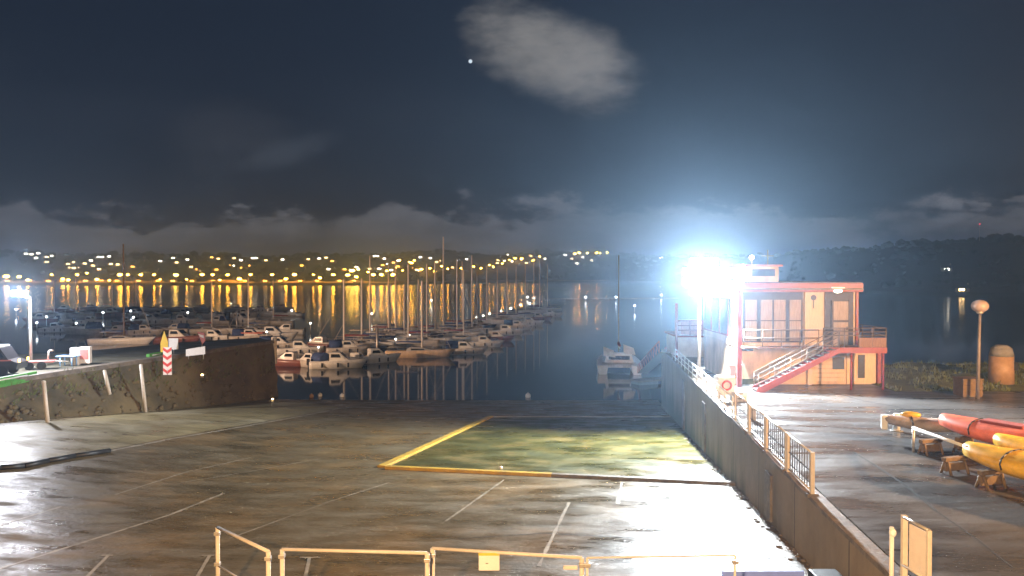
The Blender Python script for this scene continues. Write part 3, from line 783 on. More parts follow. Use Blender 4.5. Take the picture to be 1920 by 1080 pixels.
# walkway rail in front of the windows
rl = MB()
part('gallery_deck', M['brownwood'], (x0 - .1, bxf(1545) - .003, BY - .9, BY - .16, zf - .10, zf + .0))
for z in (.55, 1.05): rl.tube((x0 - .1, BY - .88, zf + z), (bxf(1545), BY - .88, zf + z), .028)
for k in range(5): x_ = x0 - .1 + k * (bxf(1545) - x0 + .1) / 4; rl.tube((x_, BY - .88, zf), (x_, BY - .88, zf + 1.06), .03)
rl.build('gallery_railing', M['railp'], cl, True)
# stair
sa = Vector((bxf(1412), BY - 1.0, QZ)); sb = Vector((bxf(1560), BY - 1.0, zf))
st = MB(); n = 14
for k in range(n):
    p = sa.lerp(sb, (k + .5) / n); st.box(p.x - .18, p.x + .18, BY - 2.35, BY - 1.62, p.z + .02, p.z + .07)
st.build('stair_treads', M['bdark'], cl, True)
for y_ in (BY - 2.45, BY - 1.60):
    d = Vector((0, 0, .13)); MB().extr([Vector((sa.x, y_, QZ - .0)), Vector((sa.x + .45, y_, QZ)), Vector((sb.x + .1, y_, zf - .22)), Vector((sb.x + .1, y_, zf + .06)), Vector((sa.x, y_, QZ + .25))], (0, .07, 0)).build('stair_stringer', M['bred'], cl, True)
rl = MB()
for y_ in (BY - 2.42, BY - 1.56):
    for h in (.4, .7, 1.0): rl.tube((sa.x + .1, y_, QZ + .1 + h), (sb.x, y_, zf + h), .028)
    for k in range(6): p = sa.lerp(sb, k / 5); rl.tube((p.x + .1, y_, p.z), (p.x + .1, y_, p.z + 1.05), .03)
rl.build('stair_railing', M['railp'], cl, True)
part('stair_infill', M['bpanel'], (bx(1470), bx(1522), BY + .7, BY + .88, QZ + .02, QZ + 1.5))
# lookout on the roof
zr = zt + .62
lk = part('lookout', M['bcream'], (bx(1402), bx(1462), BY + .2, BY + 2.9, zr, zr + .95))
part('roof', M['bred'], (bx(1396), bx(1468), BY + .0, BY + 3.1, zr + .953, zr + 1.08), parent=lk)
part('window', M['pane'], (bx(1412), bx(1455), BY + .16, BY + .197, zr + .35, zr + .8), parent=lk)
part('corner_post', M['white'], (bx(1396), bx(1401), BY + .05, BY + .19, zr, zr + .95), parent=lk)
MB().tube((bx(1470), BY + 3, zr), (bx(1470), BY + 3, zr + 2.1), .04).tube((bx(1458), BY + 3, zr + 1.7), (bx(1482), BY + 3, zr + 1.7), .03).build('aerial', M['galv'], cl, True)
ml = MB().tube((bx(1421), BY + 1.2, zr + 1.08), (bx(1421), BY + 1.2, zr + 1.45), .05).build('mast_lamp', M['galv'], cl, True)
mb = MB(); mb.ball((bx(1421), BY + 1.2, zr + 1.55), .14)
for v_ in mb.bm.verts: v_.co -= Vector(cl['_o'])
mb.build('lens', M['e_cool'], ml)

# terrace wing farther along the quay
tw = thing('terrace_hut', 'small hut with red railing at the far end of the quay behind the floodlight', 'hut', (14.6, 65, QZ))
MB().box(14.2, 18.5, 63.8, 68.5, QZ, QZ + 1.7).build('hut_wall', M['white'], tw, True)
MB().box(14.05, 18.7, 63.6, 68.7, QZ + 1.7, QZ + 1.85).build('roof', M['bred'], tw, True)
rl = MB()
for z in (2.3, 2.7, 3.1): rl.tube((14.1, 63.7, QZ + z), (18.6, 63.7, QZ + z), .05)
for k in range(5): rl.tube((14.1 + k * 1.1, 63.7, QZ + 1.85), (14.1 + k * 1.1, 63.7, QZ + 3.15), .06)
rl.build('railing', M['bred'], tw, True)
MB().box(14.6, 16.6, 64.4, 67, QZ + 1.85, QZ + 3.0, .05).build('locker', M['pinkred'], tw, True)
MB().tube((14.0, 63.5, QZ), (14.0, 63.5, QZ + 4.6), .12).build('corner_post', M['bred'], tw, True)

# davit crane and grey cabinet
cb = P(1347, 697, QZ)
cr_ = thing('davit_crane', 'small yellow davit crane with a grey control box beside the clubhouse', 'crane', cb)
MB().tube((0, 0, 0), (0, 0, 2.2), .16, .13, 12).build('column', M['ylw'], cr_)
MB().tube((0, 0, 2.1), (1.3, -.3, 2.5), .12, .08).tube((0, 0, 2.1), (-.4, .1, 2.2), .12).build('jib', M['ylw'], cr_)
MB().tube((.1, 0, 1.2), (.9, -.2, 2.35), .07).build('ram', M['galv'], cr_)
MB().box(-.3, .3, -.45, -.17, .9, 1.5, .03).build('control_box', M['greycloth'], cr_)
MB().box(-.5, .5, -.5, .5, 0, .12, .02).build('base_plate', M['ylw'], cr_)
# white bollard boxes / lifebuoy stand near the lamp
lb = P(1362, 752, QZ)
ls = thing('lifebuoy_stand', 'white stand holding a red lifebuoy at the quay edge', 'lifebuoy stand', lb)
MB().box(-.45, .45, -.05, .05, .35, 1.35, .02).build('backboard', M['white'], ls)
MB().torus((0, -.1, .88), .24, .055).build('lifebuoy', M['signr'], ls)
for x_ in (-.35, .35): MB().tube((x_, .08, 0), (x_, .08, 1.3), .04).build('leg', M['white'], ls)
eb_ = P(1378, 722, QZ)
es = thing('electric_cabinet', 'white electricity cabinet by the clubhouse corner', 'cabinet', eb_)
MB().box(-.4, .4, -.2, .2, .08, 1.25, .02).build('cabinet_body', M['white'], es); MB().box(-.44, .44, -.24, .24, 1.25, 1.31, .01).build('cabinet_lid', M['galv'], es); MB().box(-.42, .42, -.22, .22, 0, .08).build('plinth', M['coping'], es)
MB().box(-.02, .02, -.225, -.203, .5, .8).build('handle', M['black'], es)

for k, (px, py, n_, lab) in enumerate(((1352, 728, 3, 'stack of white fish boxes under the floodlight'), (1384, 752, 2, 'low stack of white fish boxes near the lifebuoy stand'))):
    p = P(px, py, QZ)
    for q in range(n_):
        nm = ('bottom', 'middle', 'top')[q] if n_ == 3 else ('bottom', 'top')[q]
        fbx = thing('fish_box', f'white plastic fish box, {nm} one of the ' + lab.split(' of')[0].split(' near')[0] + (' under the floodlight' if k == 0 else ' near the lifebuoy'), 'fish box', (p.x + .03 * q, p.y, QZ + q * .27), .2 * q, 'fish boxes on the quay')
        mb = MB(); mb.box(-.4, .4, -.26, .26, 0, .03); mb.box(-.4, -.37, -.26, .26, .03, .26); mb.box(.37, .4, -.26, .26, .03, .26); mb.box(-.37, .37, -.26, -.23, .03, .26); mb.box(-.37, .37, .23, .26, .03, .26); mb.build('tub', M['white'], fbx)
        MB().box(-.12, .12, -.275, -.262, .14, .2).build('grip', M['bdark'], fbx)
for px, py, lab in ((1330, 705, 'white mooring bollard on the quay edge beside the floodlight pole'), (1404, 788, 'white mooring bollard on the quay edge among the barriers')):
    p = P(px, py, QZ); p.x = wallx(p.y) + 1.0
    bo = thing('bollard', lab, 'bollard', p, group='white bollards on the quay')
    MB().tube((0, 0, 0), (0, 0, .5), .16, .14, 14).build('shaft', M['white'], bo); MB().tube((0, 0, .5), (0, 0, .62), .22, .2, 14).build('head', M['white'], bo)
# barriers along the quay edge
def barrier(y0, y1, label, x_off=.10):
    a = Vector((wallx(y0) + x_off, y0, QZ + .0)); c = Vector((wallx(y1) + x_off, y1, QZ + .0)); d = c - a
    t = thing('edge_barrier', label, 'barrier', a, group='barriers along the quay edge')
    h = 1.42; dd = d.normalized()
    for p in (Vector((0, 0, 0)), d - dd * .12): 
        MB().obox(p + Vector((0, 0, h / 2)), (.06, .06, h / 2), 0, .01).build('post', M['cream'], t)
    MB().tube(Vector((0, 0, h - .04)), d - dd * .12 + Vector((0, 0, h - .04)), .03).tube(Vector((0, 0, .18)), d - dd * .12 + Vector((0, 0, .18)), .03).build('rail', M['cream'], t)
    p0 = dd * .12; p1 = d - dd * .22; mb = MB()
    for k in range(9):
        q = p0.lerp(p1, (k + .5) / 9); mb.tube(q + Vector((0, 0, .18)), q + Vector((0, 0, h - .05)), .016, .016, 6)
    mb.build('baluster_bars', M['bdark'], t)
    MB().tube(p0 + Vector((0, 0, h * .55)), p1 + Vector((0, 0, h * .55)), .02).build('mid_rail', M['bdark'], t)
    for hh in (.08,): MB().obox(dd * .02 + Vector((0, 0, .06)), (.18, .1, .06)).build('foot', M['coping'], t)
ys = [23.2, 26.2, 29.3, 32.4, 35.5]
for i, (a, c) in enumerate(zip(ys, ys[1:])):
    barrier(a, c - .1, 'cream framed barrier on the quay edge, ' + ('nearest of its row' if i == 0 else 'last before the floodlight mast' if i == len(ys) - 2 else ordinal(i + 1) + ' of its row counted from the near end'))
# white railing beyond the mast
rw = thing('quay_railing', 'white tubular railing on the quay edge near the floodlight mast', 'railing', (wallx(36) + .12, 36.2, QZ))
rl = MB()
for z in (.35, .7, 1.05): rl.tube((wallx(36.2) + .12, 36.2, QZ + z), (wallx(62) + .12, 62, QZ + z), .03)
rl.build('rail', M['white'], rw, True)
for k in range(14):
    y = 36.2 + k * 1.98; MB().tube((wallx(y) + .12, y, QZ), (wallx(y) + .12, y, QZ + 1.08), .035).build('post', M['white'], rw, True)

# globe street lamp, wooden box, orange container
gb = P(1833, 748, QZ)
gl = thing('globe_street_lamp', 'street lamp with a pale round globe on the right verge', 'street lamp', gb)
gh = PY(1836, 574, gb.y).z - QZ
MB().tube((0, 0, 0), (.08, 0, gh - .3), .10, .07, 12).build('pole', M['polegrey'], gl)
MB().ball((.08, 0, gh), .42, (1.05, 1.05, .85), 3).build('globe', M['globe'], gl)
MB().tube((.08, 0, gh - .42), (.08, 0, gh - .28), .16, .2, 12).build('globe_collar', M['galv'], gl)
wb_ = P(1814, 742, QZ)
wx = thing('wooden_planter', 'square wooden box against the globe lamp post', 'planter', wb_)
MB().box(-.55, .55, -.5, .5, 0, .98, .02).build('box_body', M['wood'], wx); MB().box(-.6, .6, -.55, .55, .983, 1.05, .01).build('rim', M['wood'], wx)
for k in range(3): MB().box(-.57, .57, -.53, -.503, .12 + k * .3, .34 + k * .3).build('plank', M['wood'], wx)
ob = P(1877, 722, QZ)
oc = thing('recycling_container', 'orange cylindrical container with a grey hood on the right verge', 'container', ob)
MB().tube((0, 0, .12), (0, 0, 1.85), .72, .68, 24).build('drum', M['oran'], oc)
MB().tube((0, 0, 1.85), (0, 0, 2.35), .70, .58, 24).tube((0, 0, 2.35), (0, 0, 2.55), .58, .3, 24).build('hood', M['greycloth'], oc)
MB().box(.3, .75, -.5, .5, 1.0, 1.5, .03).build('chute', M['black'], oc)
MB().tube((0, 0, 0), (0, 0, .12), .6, .6, 24).build('foot', M['black'], oc)

# ------------------------------------------------------------------ boats on the right quay
def boat_shell(Lb, Bb, H, n=16, closed_both=True, rocker=.15):
    """closed, rounded small-boat shell, keel down, local x along the length from 0 to Lb"""
    rings = []
    for i in range(n + 1):
        t = i / n; f = max(.03, (math.sin(math.pi * min(1, max(0, t * .9 + .05)))) ** .6)
        k = rocker * (2 * t - 1) ** 2
        ring = []
        for j in range(14):
            a = 2 * math.pi * j / 14
            y = math.cos(a) * Bb / 2 * f; z = math.sin(a); z = z * H * .45 if z > 0 else z * H * .55
            ring.append(Vector((t * Lb, y, H * .5 + z * (.4 + .6 * f) + k)))
        rings.append(ring)
    return MB().loft(rings)
def hull_row(name, p, q, Bb, H, m, label, cat, extra=None, grp=None):
    p = Vector(p); q = Vector(q); d = q - p; rz = math.atan2(d.y, d.x)
    t = thing(name, label, cat, (p.x, p.y, p.z), rz, grp)
    boat_shell(d.length, Bb, H).build('hull', m, t)
    for k, u_ in enumerate((.28, .68)):
        f = max(.03, (math.sin(math.pi * (u_ * .9 + .05))) ** .6); mb = MB(); pts = []
        for j in range(-1, 9):
            a_ = math.pi * j / 7.0; zz = math.sin(a_); zz = zz * H * .45 if zz > 0 else zz * H * .55
            pts.append(Vector((u_ * d.length, math.cos(a_) * (Bb / 2 * f + .01), H * .5 + zz * (.4 + .6 * f) + .15 * (2 * u_ - 1) ** 2 + .012)))
        mb.path(pts, .028, 6); mb.build('strap', M['black'], t)
    return t, d.length
def trestle(p, label, w_=.55, h=.62, rz=0):
    t = thing('trestle', label, 'trestle', p, rz, 'wooden boat trestles')
    MB().box(-w_, w_, -.09, .09, h - .14, h, .01).build('crossbar', M['wood'], t)
    MB().box(-w_ + .06, w_ - .06, -.05, .05, .12, h - .2).build('side_board', M['wood'], t)
    for x_ in (-w_ + .12, w_ - .12):
        for y_ in (-.22, .22): MB().tube((x_, y_, 0), (x_, y_ * .2, h - .12), .05, .05, 6).build('leg', M['wood'], t)
u = Vector((.46, -.888, 0))
ra = P(1756, 812, QZ) ; ra = Vector((17.35, 30.0, QZ + .58))
t, l = hull_row('dinghy_hull', ra, ra + u * 5.2, 1.6, .85, M['coral'], 'coral red hull resting on trestles at the right edge', 'boat hull')
MB().tube((.3, 0, .74), (4.6, 0, .80), .045).build('spine', M['redhull'], t)
MB().box(1.6, 3.2, -.34, .34, .70, .86, .05).build('cockpit_cover', M['redcloth'], t)
t, l = hull_row('covered_dinghy', Vector((15.6, 31.2, QZ + .55)), Vector((15.6, 31.2, QZ + .55)) + Vector((.93, -.36, 0)) * 3.6, 1.2, .55, M['kgrey'], 'grey covered dinghy with a white bow block behind the red hull', 'boat')
MB().box(-.12, .12, -.2, .2, -.05, .55, .04).build('bow_block', M['white'], t)
MB().ball((1.0, .1, .6), .28, (1.4, .7, .5), 2).build('yellow_float', M['kyellow'], t)
ya = Vector((15.25, 24.9, QZ + .58))
t, l = hull_row('dinghy_hull', ya, ya + u * 5.4, 1.9, .85, M['kyellow'], 'nearest yellow hull on trestles at the right edge', 'boat hull')
MB().tube((.3, 0, .72), (4.8, 0, .80), .05).build('spine', M['signy'], t)
MB().torus((.5, 0, .55), .12, .03, 'X', 12, 6).build('bow_ring', M['black'], t)
yb_ = Vector((17.2, 26.4, QZ + .62))
t, l = hull_row('dinghy_hull', yb_, yb_ + u * 5.2, 1.6, .75, M['kyellow'], 'farther yellow hull beside the red hull', 'boat hull')
MB().tube((.3, 0, .64), (4.7, 0, .70), .04).build('spine', M['signy'], t)
for (px, py, lab) in ((1745, 852, 'wooden trestle under the grey covered dinghy'), (1790, 888, 'wooden trestle under the bow of the farther yellow hull'), (1858, 915, 'wooden trestle under the bow of the nearest yellow hull')):
    p = P(px, py, QZ); trestle(p, lab, .5, .6, .3)
p0 = ra + u * .9; trestle(Vector((p0.x, p0.y, QZ)), 'wooden trestle under the bow of the red hull', .5, .62, .48)
for k, (base, lab) in enumerate(((ya, 'wooden trestle under the stern of the nearest yellow hull'), (yb_, 'wooden trestle under the stern of the farther yellow hull'))):
    p0 = base + u * 3.4; trestle(Vector((p0.x, p0.y, QZ)), lab, .55, .62, .48)
# white spar across the trestles
a = Vector((15.75, 29.2, QZ + .95)); c = Vector((15.05, 24.6, QZ + 1.25))
sp = thing('white_spar', 'white spar leaning across the boats on the right quay', 'spar', a)
MB().tube((0, 0, 0), c - a, .07, .05, 10).build('tube_body', M['white'], sp); MB().ball((0, 0, 0), .075, sub=1).build('end_cap', M['white'], sp)
MB().tube(Vector((0, 0, -.95)), Vector((0, 0, 0)), .05).build('prop', M['galv'], sp)
# white plastic post
pb = P(1681, 808, QZ); wp = thing('white_post', 'short white plastic post at the left end of the boats', 'post', pb)
MB().tube((0, 0, 0), (0, 0, .78), .15, .13, 12).build('shaft', M['white'], wp); MB().tube((0, 0, -.0), (0, 0, .05), .28, .25, 12).build('base', M['float_'], wp)

# ------------------------------------------------------------------ near fences
H = 2.15
def fence_panel(pa, pb_, label, name='fence_panel', h=H, th=1.0, extra=None, grp='temporary fence panels in the foreground', zf_=zg):
    a = G(*pa, h); c = G(*pb_, h)
    a.z -= h; c.z -= h
    t = thing(name, label, 'fence panel', a, group=grp); d = c - a
    up = Vector((0, 0, h))
    MB().tube((0, 0, .05), up, .055 * th, .055 * th, 10).build('post', M['cream'], t)
    MB().tube(d + Vector((0, 0, .05)), d + up, .055 * th, .055 * th, 10).build('post', M['cream'], t)
    r = MB().tube(up, d + up, .042 * th); r.build('top_rail', M['cream'], t)
    MB().tube(up * .53, d + up * .53, .022).build('mid_rail', M['cream'], t)
    MB().tube(up * .06, d + up * .06, .03).build('bottom_rail', M['cream'], t)
    for p in (up * .93, up * .56, d + up * .93): MB().obox(p + Vector((0, -.02, 0)), (.07, .07, .045), 0, .01).build('clamp', M['galv'], t)
    for p in (Vector((0, 0, 0)), d): MB().obox(p + Vector((0, 0, .05)), (.12, .3, .06), 0, .02).build('foot', M['coping'], t)
    return t, d
fence_panel((408, 989), (503, 1034), 'end fence panel set at an angle, leftmost in the foreground')
fence_panel((529, 1030), (801, 1037), 'cream fence panel in the foreground left of the one with the notice')
t, d = fence_panel((811, 1028), (1091, 1046), 'cream fence panel in the foreground carrying a pale yellow notice')
up = Vector((0, 0, H)); q = 17.0 / FPX
p = d * ((920 - 811) / 280) + up - Vector((0, .05, .05))
nb = MB().box(p.x - .24, p.x + .24, p.y - .02, p.y, p.z - .36, p.z + .04, .004).build('notice', M['signw'], t)
MB().box(p.x - .245, p.x + .245, p.y - .027, p.y - .021, p.z - .01, p.z + .05).build('notice_edge', M['ylw'], nb)
MB().box(p.x - .08, p.x - .02, p.y - .027, p.y - .021, p.z - .20, p.z - .185).build('mark', M['bdark'], nb)
p = d * ((1070 - 811) / 280) + up - Vector((0, .05, .2))
MB().box(p.x - .16, p.x + .16, p.y - .02, p.y, p.z - .06, p.z + .03, .004).build('tag_plate', M['chev'], t)
fence_panel((1101, 1046), (1378, 1041), 'cream fence panel in the foreground right of the notice, over the bright wet concrete', th=.5)

# notice frame and post on the near right quay
fb = P(1720, 1165, QZ)
Yf = 14.6
a = PY(1693, 966, Yf); c = PY(1742, 990, Yf - .75); 
nf = thing('notice_stand', 'cream metal notice stand with a pale panel on the near right quay', 'notice frame', (a.x, a.y, QZ))
base = Vector(nf['_o']); d = Vector((c.x - a.x, c.y - a.y, 0)); hz_ = a.z - QZ
MB().obox((0.03, 0, hz_ / 2), (.05, .05, hz_ / 2), 0, .01).build('post', M['cream'], nf)
MB().obox(d + Vector((0, 0, hz_ / 2 - .02)), (.04, .04, hz_ / 2 - .02), 0, .01).build('post', M['cream'], nf)
MB().tube((0, 0, hz_ - .03), d + Vector((0, 0, hz_ - .05)), .03).build('top_rail', M['galv'], nf)
MB().tube((0, 0, hz_ - .98), d + Vector((0, 0, hz_ - .98)), .03).build('mid_rail', M['cream'], nf)
n = Vector((d.y, -d.x, 0)).normalized() * .015
MB().extr([d * .28 - n + Vector((0, 0, hz_ - .95)), d * .92 - n + Vector((0, 0, hz_ - .95)), d * .92 - n + Vector((0, 0, hz_ - .1)), d * .28 - n + Vector((0, 0, hz_ - .1))], n * 2).build('panel', M['chev'], nf)
a = PY(1672, 988, 14.9); ps = thing('thin_post', 'thin pale post standing left of the notice stand', 'post', (a.x, a.y, QZ))
MB().tube((0, 0, 0), (0, 0, a.z - QZ), .045, .04, 10).build('shaft', M['chev'], ps); MB().ball((.02, 0, a.z - QZ - .12), .07, (1, 1, 1.3), 2).build('knob', M['signw'], ps)
# pale blue trestle bench and dark box at the bottom edge
a = G(1352, 1069, 1.0); c = G(1508, 1071, 1.0); m_ = (a + c) / 2
bb = thing('blue_plank_barrier', 'pale blue plank barrier at the bottom right of the slipway', 'barrier', (m_.x, m_.y, m_.z - 1.0)); hw = (c - a).length / 2
MB().box(-hw, hw, -.05, .05, .84, 1.0, .01).build('plank', M['paleblue'], bb)
for x_ in (-hw + .15, hw - .15):
    MB().tube((x_, -.3, 0), (x_, 0, .85), .035).tube((x_, .3, 0), (x_, 0, .85), .035).build('trestle_leg', M['galv'], bb)
a = G(1560, 1066, .95); a.x = min(a.x, wallx(a.y) - .6)
db = thing('rubber_fender_block', 'dark rubber block against the quay wall at the bottom edge', 'fender', (a.x, a.y, a.z - .95))
MB().box(-.32, .45, -.3, .3, 0, .84, .05).build('block', M['hose'], db); MB().box(-.2, .3, -.31, -.303, .5, .7).build('strap', M['black'], db)

# small white stones / buoys
def buoy(p, r, lab, m='white'):
    t = thing('buoy', lab, 'buoy', p); MB().ball((0, 0, r * .5), r, sub=2).build('float_ball', M[m], t); MB().torus((0, 0, r * 1.5), r * .22, r * .08, 'Y', 10, 5).build('eye', M['galv'], t)
buoy(P(990, 745, .0), .30, 'round white buoy at the water edge in the middle')
buoy(P(600, 743, 0), .24, 'white buoy at the water edge, middle one of the three at left'); buoy(P(584, 745, 0), .24, 'orange buoy at the water edge, leftmost of the three', 'oran'); buoy(P(641, 744, 0), .24, 'white buoy at the water edge, rightmost of the three at left')
g = G(939, 879, .0); buoy(g, .10, 'tiny white ball lying on the yellow kerb beam')

# ------------------------------------------------------------------ marina
def hull_mesh(Lb, Bb, H, stern=.72, n=16):
    rings = []
    for i in range(n + 1):
        t = i / n
        f = (stern + (1 - stern) * math.sin(min(1, t / .45) * math.pi / 2)) if t < .45 else math.cos((t - .45) / .55 * math.pi / 2) ** .75
        b_ = max(.02, Bb / 2 * f); h = H * (1 + .28 * t * t)
        x = (t - .5) * Lb; rk = .10 * Lb * max(0, t - .7) / .3
        half = [(b_, h), (b_ * .97, h * .55), (b_ * .82, .12), (b_ * .5, -.22), (0.0, -.35)]
        ring = [Vector((x + rk * (z / H), y, z)) for y, z in half] + [Vector((x + rk * (z / H), -y, z)) for y, z in half[-2::-1]]
        rings.append(ring)
    return MB().loft(rings)
def sail_proto(name, label, hullm, coverm, Lb=9.5, Bb=3.1, H=1.05):
    r = thing(name, label, 'sailing boat', (0, 0, -500))
    hull_mesh(Lb, Bb, H).build('hull', hullm, r)
    cab = MB(); rings = []
    for x, wd, h in ((-.16, .62, .30), (-.10, .66, .48), (.12, .6, .46), (.26, .40, .12)):
        b_ = Bb * wd / 2; z0 = H * 1.02; rings.append([Vector((x * Lb, -b_, z0)), Vector((x * Lb, b_, z0)), Vector((x * Lb, b_ * .8, z0 + h)), Vector((x * Lb, -b_ * .8, z0 + h))])
    cabo = cab.loft(rings, smooth=False).build('coachroof', M['deck'], r)
    for s_ in (-1, 1):
        mb = MB(); y_ = s_ * Bb * .30; mb.extr([(-.09 * Lb, y_, H + .16), (.13 * Lb, y_ * .95, H + .16), (.11 * Lb, y_ * .9, H + .36), (-.09 * Lb, y_ * .9, H + .38)], (0, s_ * .035, 0)); mb.build('window', M['glass'], cabo)
    rub = hull_stripe = MB()
    mast = MB().tube((.08 * Lb, 0, 0), (.08 * Lb, 0, 1.0), .17, .13, 8).build('mast', M['alu'], r); mast.location.z = H + .4
    sp_ = MB()
    sp_.tube((0.0, -.75, 0), (0, .75, 0), .025, .025, 6); so_ = sp_.build('spreader', M['alu'], r); so_.location = (.08 * Lb, 0, H + 6)
    MB().tube((.075 * Lb, 0, H + 1.25), (-.34 * Lb, 0, H + 1.2), .06).build('boom', M['alu'], r)
    rings = []
    for i in range(6):
        u_ = i / 5; x = (.07 - .40 * u_) * Lb; rr = .20 * (1 - .45 * u_)
        rings.append([Vector((x, math.cos(a_) * rr * .8, H + 1.38 + math.sin(a_) * rr)) for a_ in [k * math.pi / 4 for k in range(8)]])
    MB().loft(rings).build('sail_cover', coverm, r)
    rl = MB()
    for s_ in (-1, 1):
        pts = [Vector((-.46 * Lb, s_ * Bb * .36, H + .6)), Vector((-.1 * Lb, s_ * Bb * .46, H + .62)), Vector((.25 * Lb, s_ * Bb * .38, H + .72)), Vector((.52 * Lb, s_ * .1, H + .95))]
        rl.path(pts, .016, 5)
        for p in pts: rl.tube(p - Vector((0, 0, .6)), p, .016, .016, 5)
    rl.build('guard_rail', M['alu'], r)
    MB().tube((.56 * Lb, 0, H * 1.3), (.085 * Lb, 0, 11), .05, .03, 6).build('furled_sail', M['offwhite'], r)
    return r
def set_mast(r, hgt, H=1.05):
    for c in r.children:
        n_ = c.name.split('.')[0]
        if n_ == 'mast': c.scale = (1, 1, hgt)
        elif n_ == 'spreader': c.location.z = H + .4 + hgt * .58
        elif n_ == 'furled_sail': c.scale = (1, 1, (hgt * .9) / 11.0)
def motor_proto(name, label, hullm, Lb=7.0, Bb=2.7, H=1.0, canopy=False):
    r = thing(name, label, 'motor boat', (0, 0, -500))
    hull_mesh(Lb, Bb, H, .85).build('hull', hullm, r)
    rings = []
    for x, h in ((-.12, 1.15), (-.08, 1.25), (.08, 1.2), (.2, .45), (.28, .1)):
        b_ = Bb * .36; rings.append([Vector((x * Lb, -b_, H)), Vector((x * Lb, b_, H)), Vector((x * Lb, b_ * .85, H + h)), Vector((x * Lb, -b_ * .85, H + h))])
    cabo = MB().loft(rings, smooth=False).build('cabin', M['white'], r)
    for s_ in (-1, 1):
        y_ = s_ * Bb * .335; MB().extr([(-.09 * Lb, y_ + s_ * .02, H + .55), (.1 * Lb, y_ + s_ * .02, H + .55), (.07 * Lb, y_ * .97, H + 1.0), (-.08 * Lb, y_ * .97, H + 1.0)], (0, s_ * .03, 0)).build('side_window', M['glass'], cabo)
    MB().extr([(.105 * Lb, -Bb * .28, H + 1.12), (.105 * Lb, Bb * .28, H + 1.12), (.185 * Lb, Bb * .30, H + .60), (.185 * Lb, -Bb * .30, H + .60)], (.06, 0, .03)).build('windscreen', M['glass'], cabo)
    ob_ = MB(); ob_.box(-Lb * .5 - .45, -Lb * .5 - .02, -.2, .2, H * .45, H + .35, .08).box(-Lb * .5 - .3, -Lb * .5 - .15, -.06, .06, -.4, H * .5); ob_.build('outboard', M['black'], r)
    for x_ in (-.25, .05, .25):
        MB().tube((x_ * Lb, -Bb * .5, .25), (x_ * Lb, -Bb * .5, .85), .13, .13, 8).build('fender', M['black'], r)
    if canopy:
        rings = []
        for x in (-.42, -.27, -.12):
            rings.append([Vector((x * Lb, math.cos(a_) * Bb * .42, H + .1 + math.sin(a_) * 1.25)) for a_ in [k * math.pi / 7 for k in range(8)]])
        MB().loft(rings).build('canopy', M['bluecloth'], r)
    return r
SW = sail_proto('sailing_yacht', 'white yacht', M['white'], M['bluecloth']); SN = sail_proto('sailing_yacht', 'navy yacht', M['navy'], M['greycloth']); SO = sail_proto('sailing_yacht', 'cream yacht', M['offwhite'], M['redcloth'])
MW = motor_proto('motor_boat', 'white motor boat', M['white']); MC = motor_proto('motor_boat', 'canopy', M['offwhite'], canopy=True); MR = motor_proto('motor_boat', 'red', M['redhull'])
PROTO = {'W': (SW, 'white hulled yacht with blue sail cover'), 'N': (SN, 'navy hulled yacht with grey sail cover'), 'O': (SO, 'cream hulled yacht with maroon sail cover')}
MPROTO = {'W': (MW, 'white cabin motor boat'), 'C': (MC, 'cream motor boat with blue canopy'), 'R': (MR, 'dull red motor boat')}
# (mast px, waterline py, mast top py, hull)
masts = [(646, 655, 524, 'O'), (679, 652, 522, 'W'), (694, 642, 480, 'N'), (729, 636, 498, 'O'), (741, 631, 490, 'W'), (758, 640, 533, 'W'), (766, 648, 495, 'O'), (784, 637, 524, 'N'),
         (801, 646, 495, 'W'), (815, 634, 490, 'O'), (832, 628, 444, 'W'), (857, 634, 486, 'W'), (867, 622, 490, 'O'), (885, 626, 479, 'W'), (895, 619, 512, 'N'), (912, 618, 498, 'O'), (932, 607, 506, 'W'), (950, 603, 503, 'O'), (967, 597, 499, 'W'), (985, 594, 496, 'N'), (1001, 588, 484, 'W'), (1012, 586, 487, 'O'), (1026, 583, 496, 'W')]
masts.sort(); cnt = {'W': 0, 'N': 0, 'O': 0}
tot = {k: sum(1 for m_ in masts if m_[3] == k) for k in 'WNO'}
used = set()
def place(root, first_key, loc, rz, label, group, scale=None):
    if first_key not in used:
        used.add(first_key); root.location = loc; root.rotation_euler = (0, 0, rz); root['label'] = label; root['group'] = group
        if scale: root.scale = scale
        return root
    return dup(root, loc, rz, scale, label, group)
random.seed(11)
for px, py, ty, k in masts:
    p = P(px, py, 0); cnt[k] += 1
    hgt = PY(px, ty, p.y).z - 1.45; bow = random.choice((0, math.pi)) + random.uniform(-.16, .16)
    p.x -= math.cos(bow) * .76; s_ = random.uniform(.9, 1.12)
    r = place(PROTO[k][0], 'S' + k, p, bow, f'{PROTO[k][1]}, {ordinal(cnt[k])} such from the left along the lit pontoon', 'sailing yachts moored along the lit pontoon')
    r.scale = (s_, s_, 1); set_mast(r, max(7, hgt))
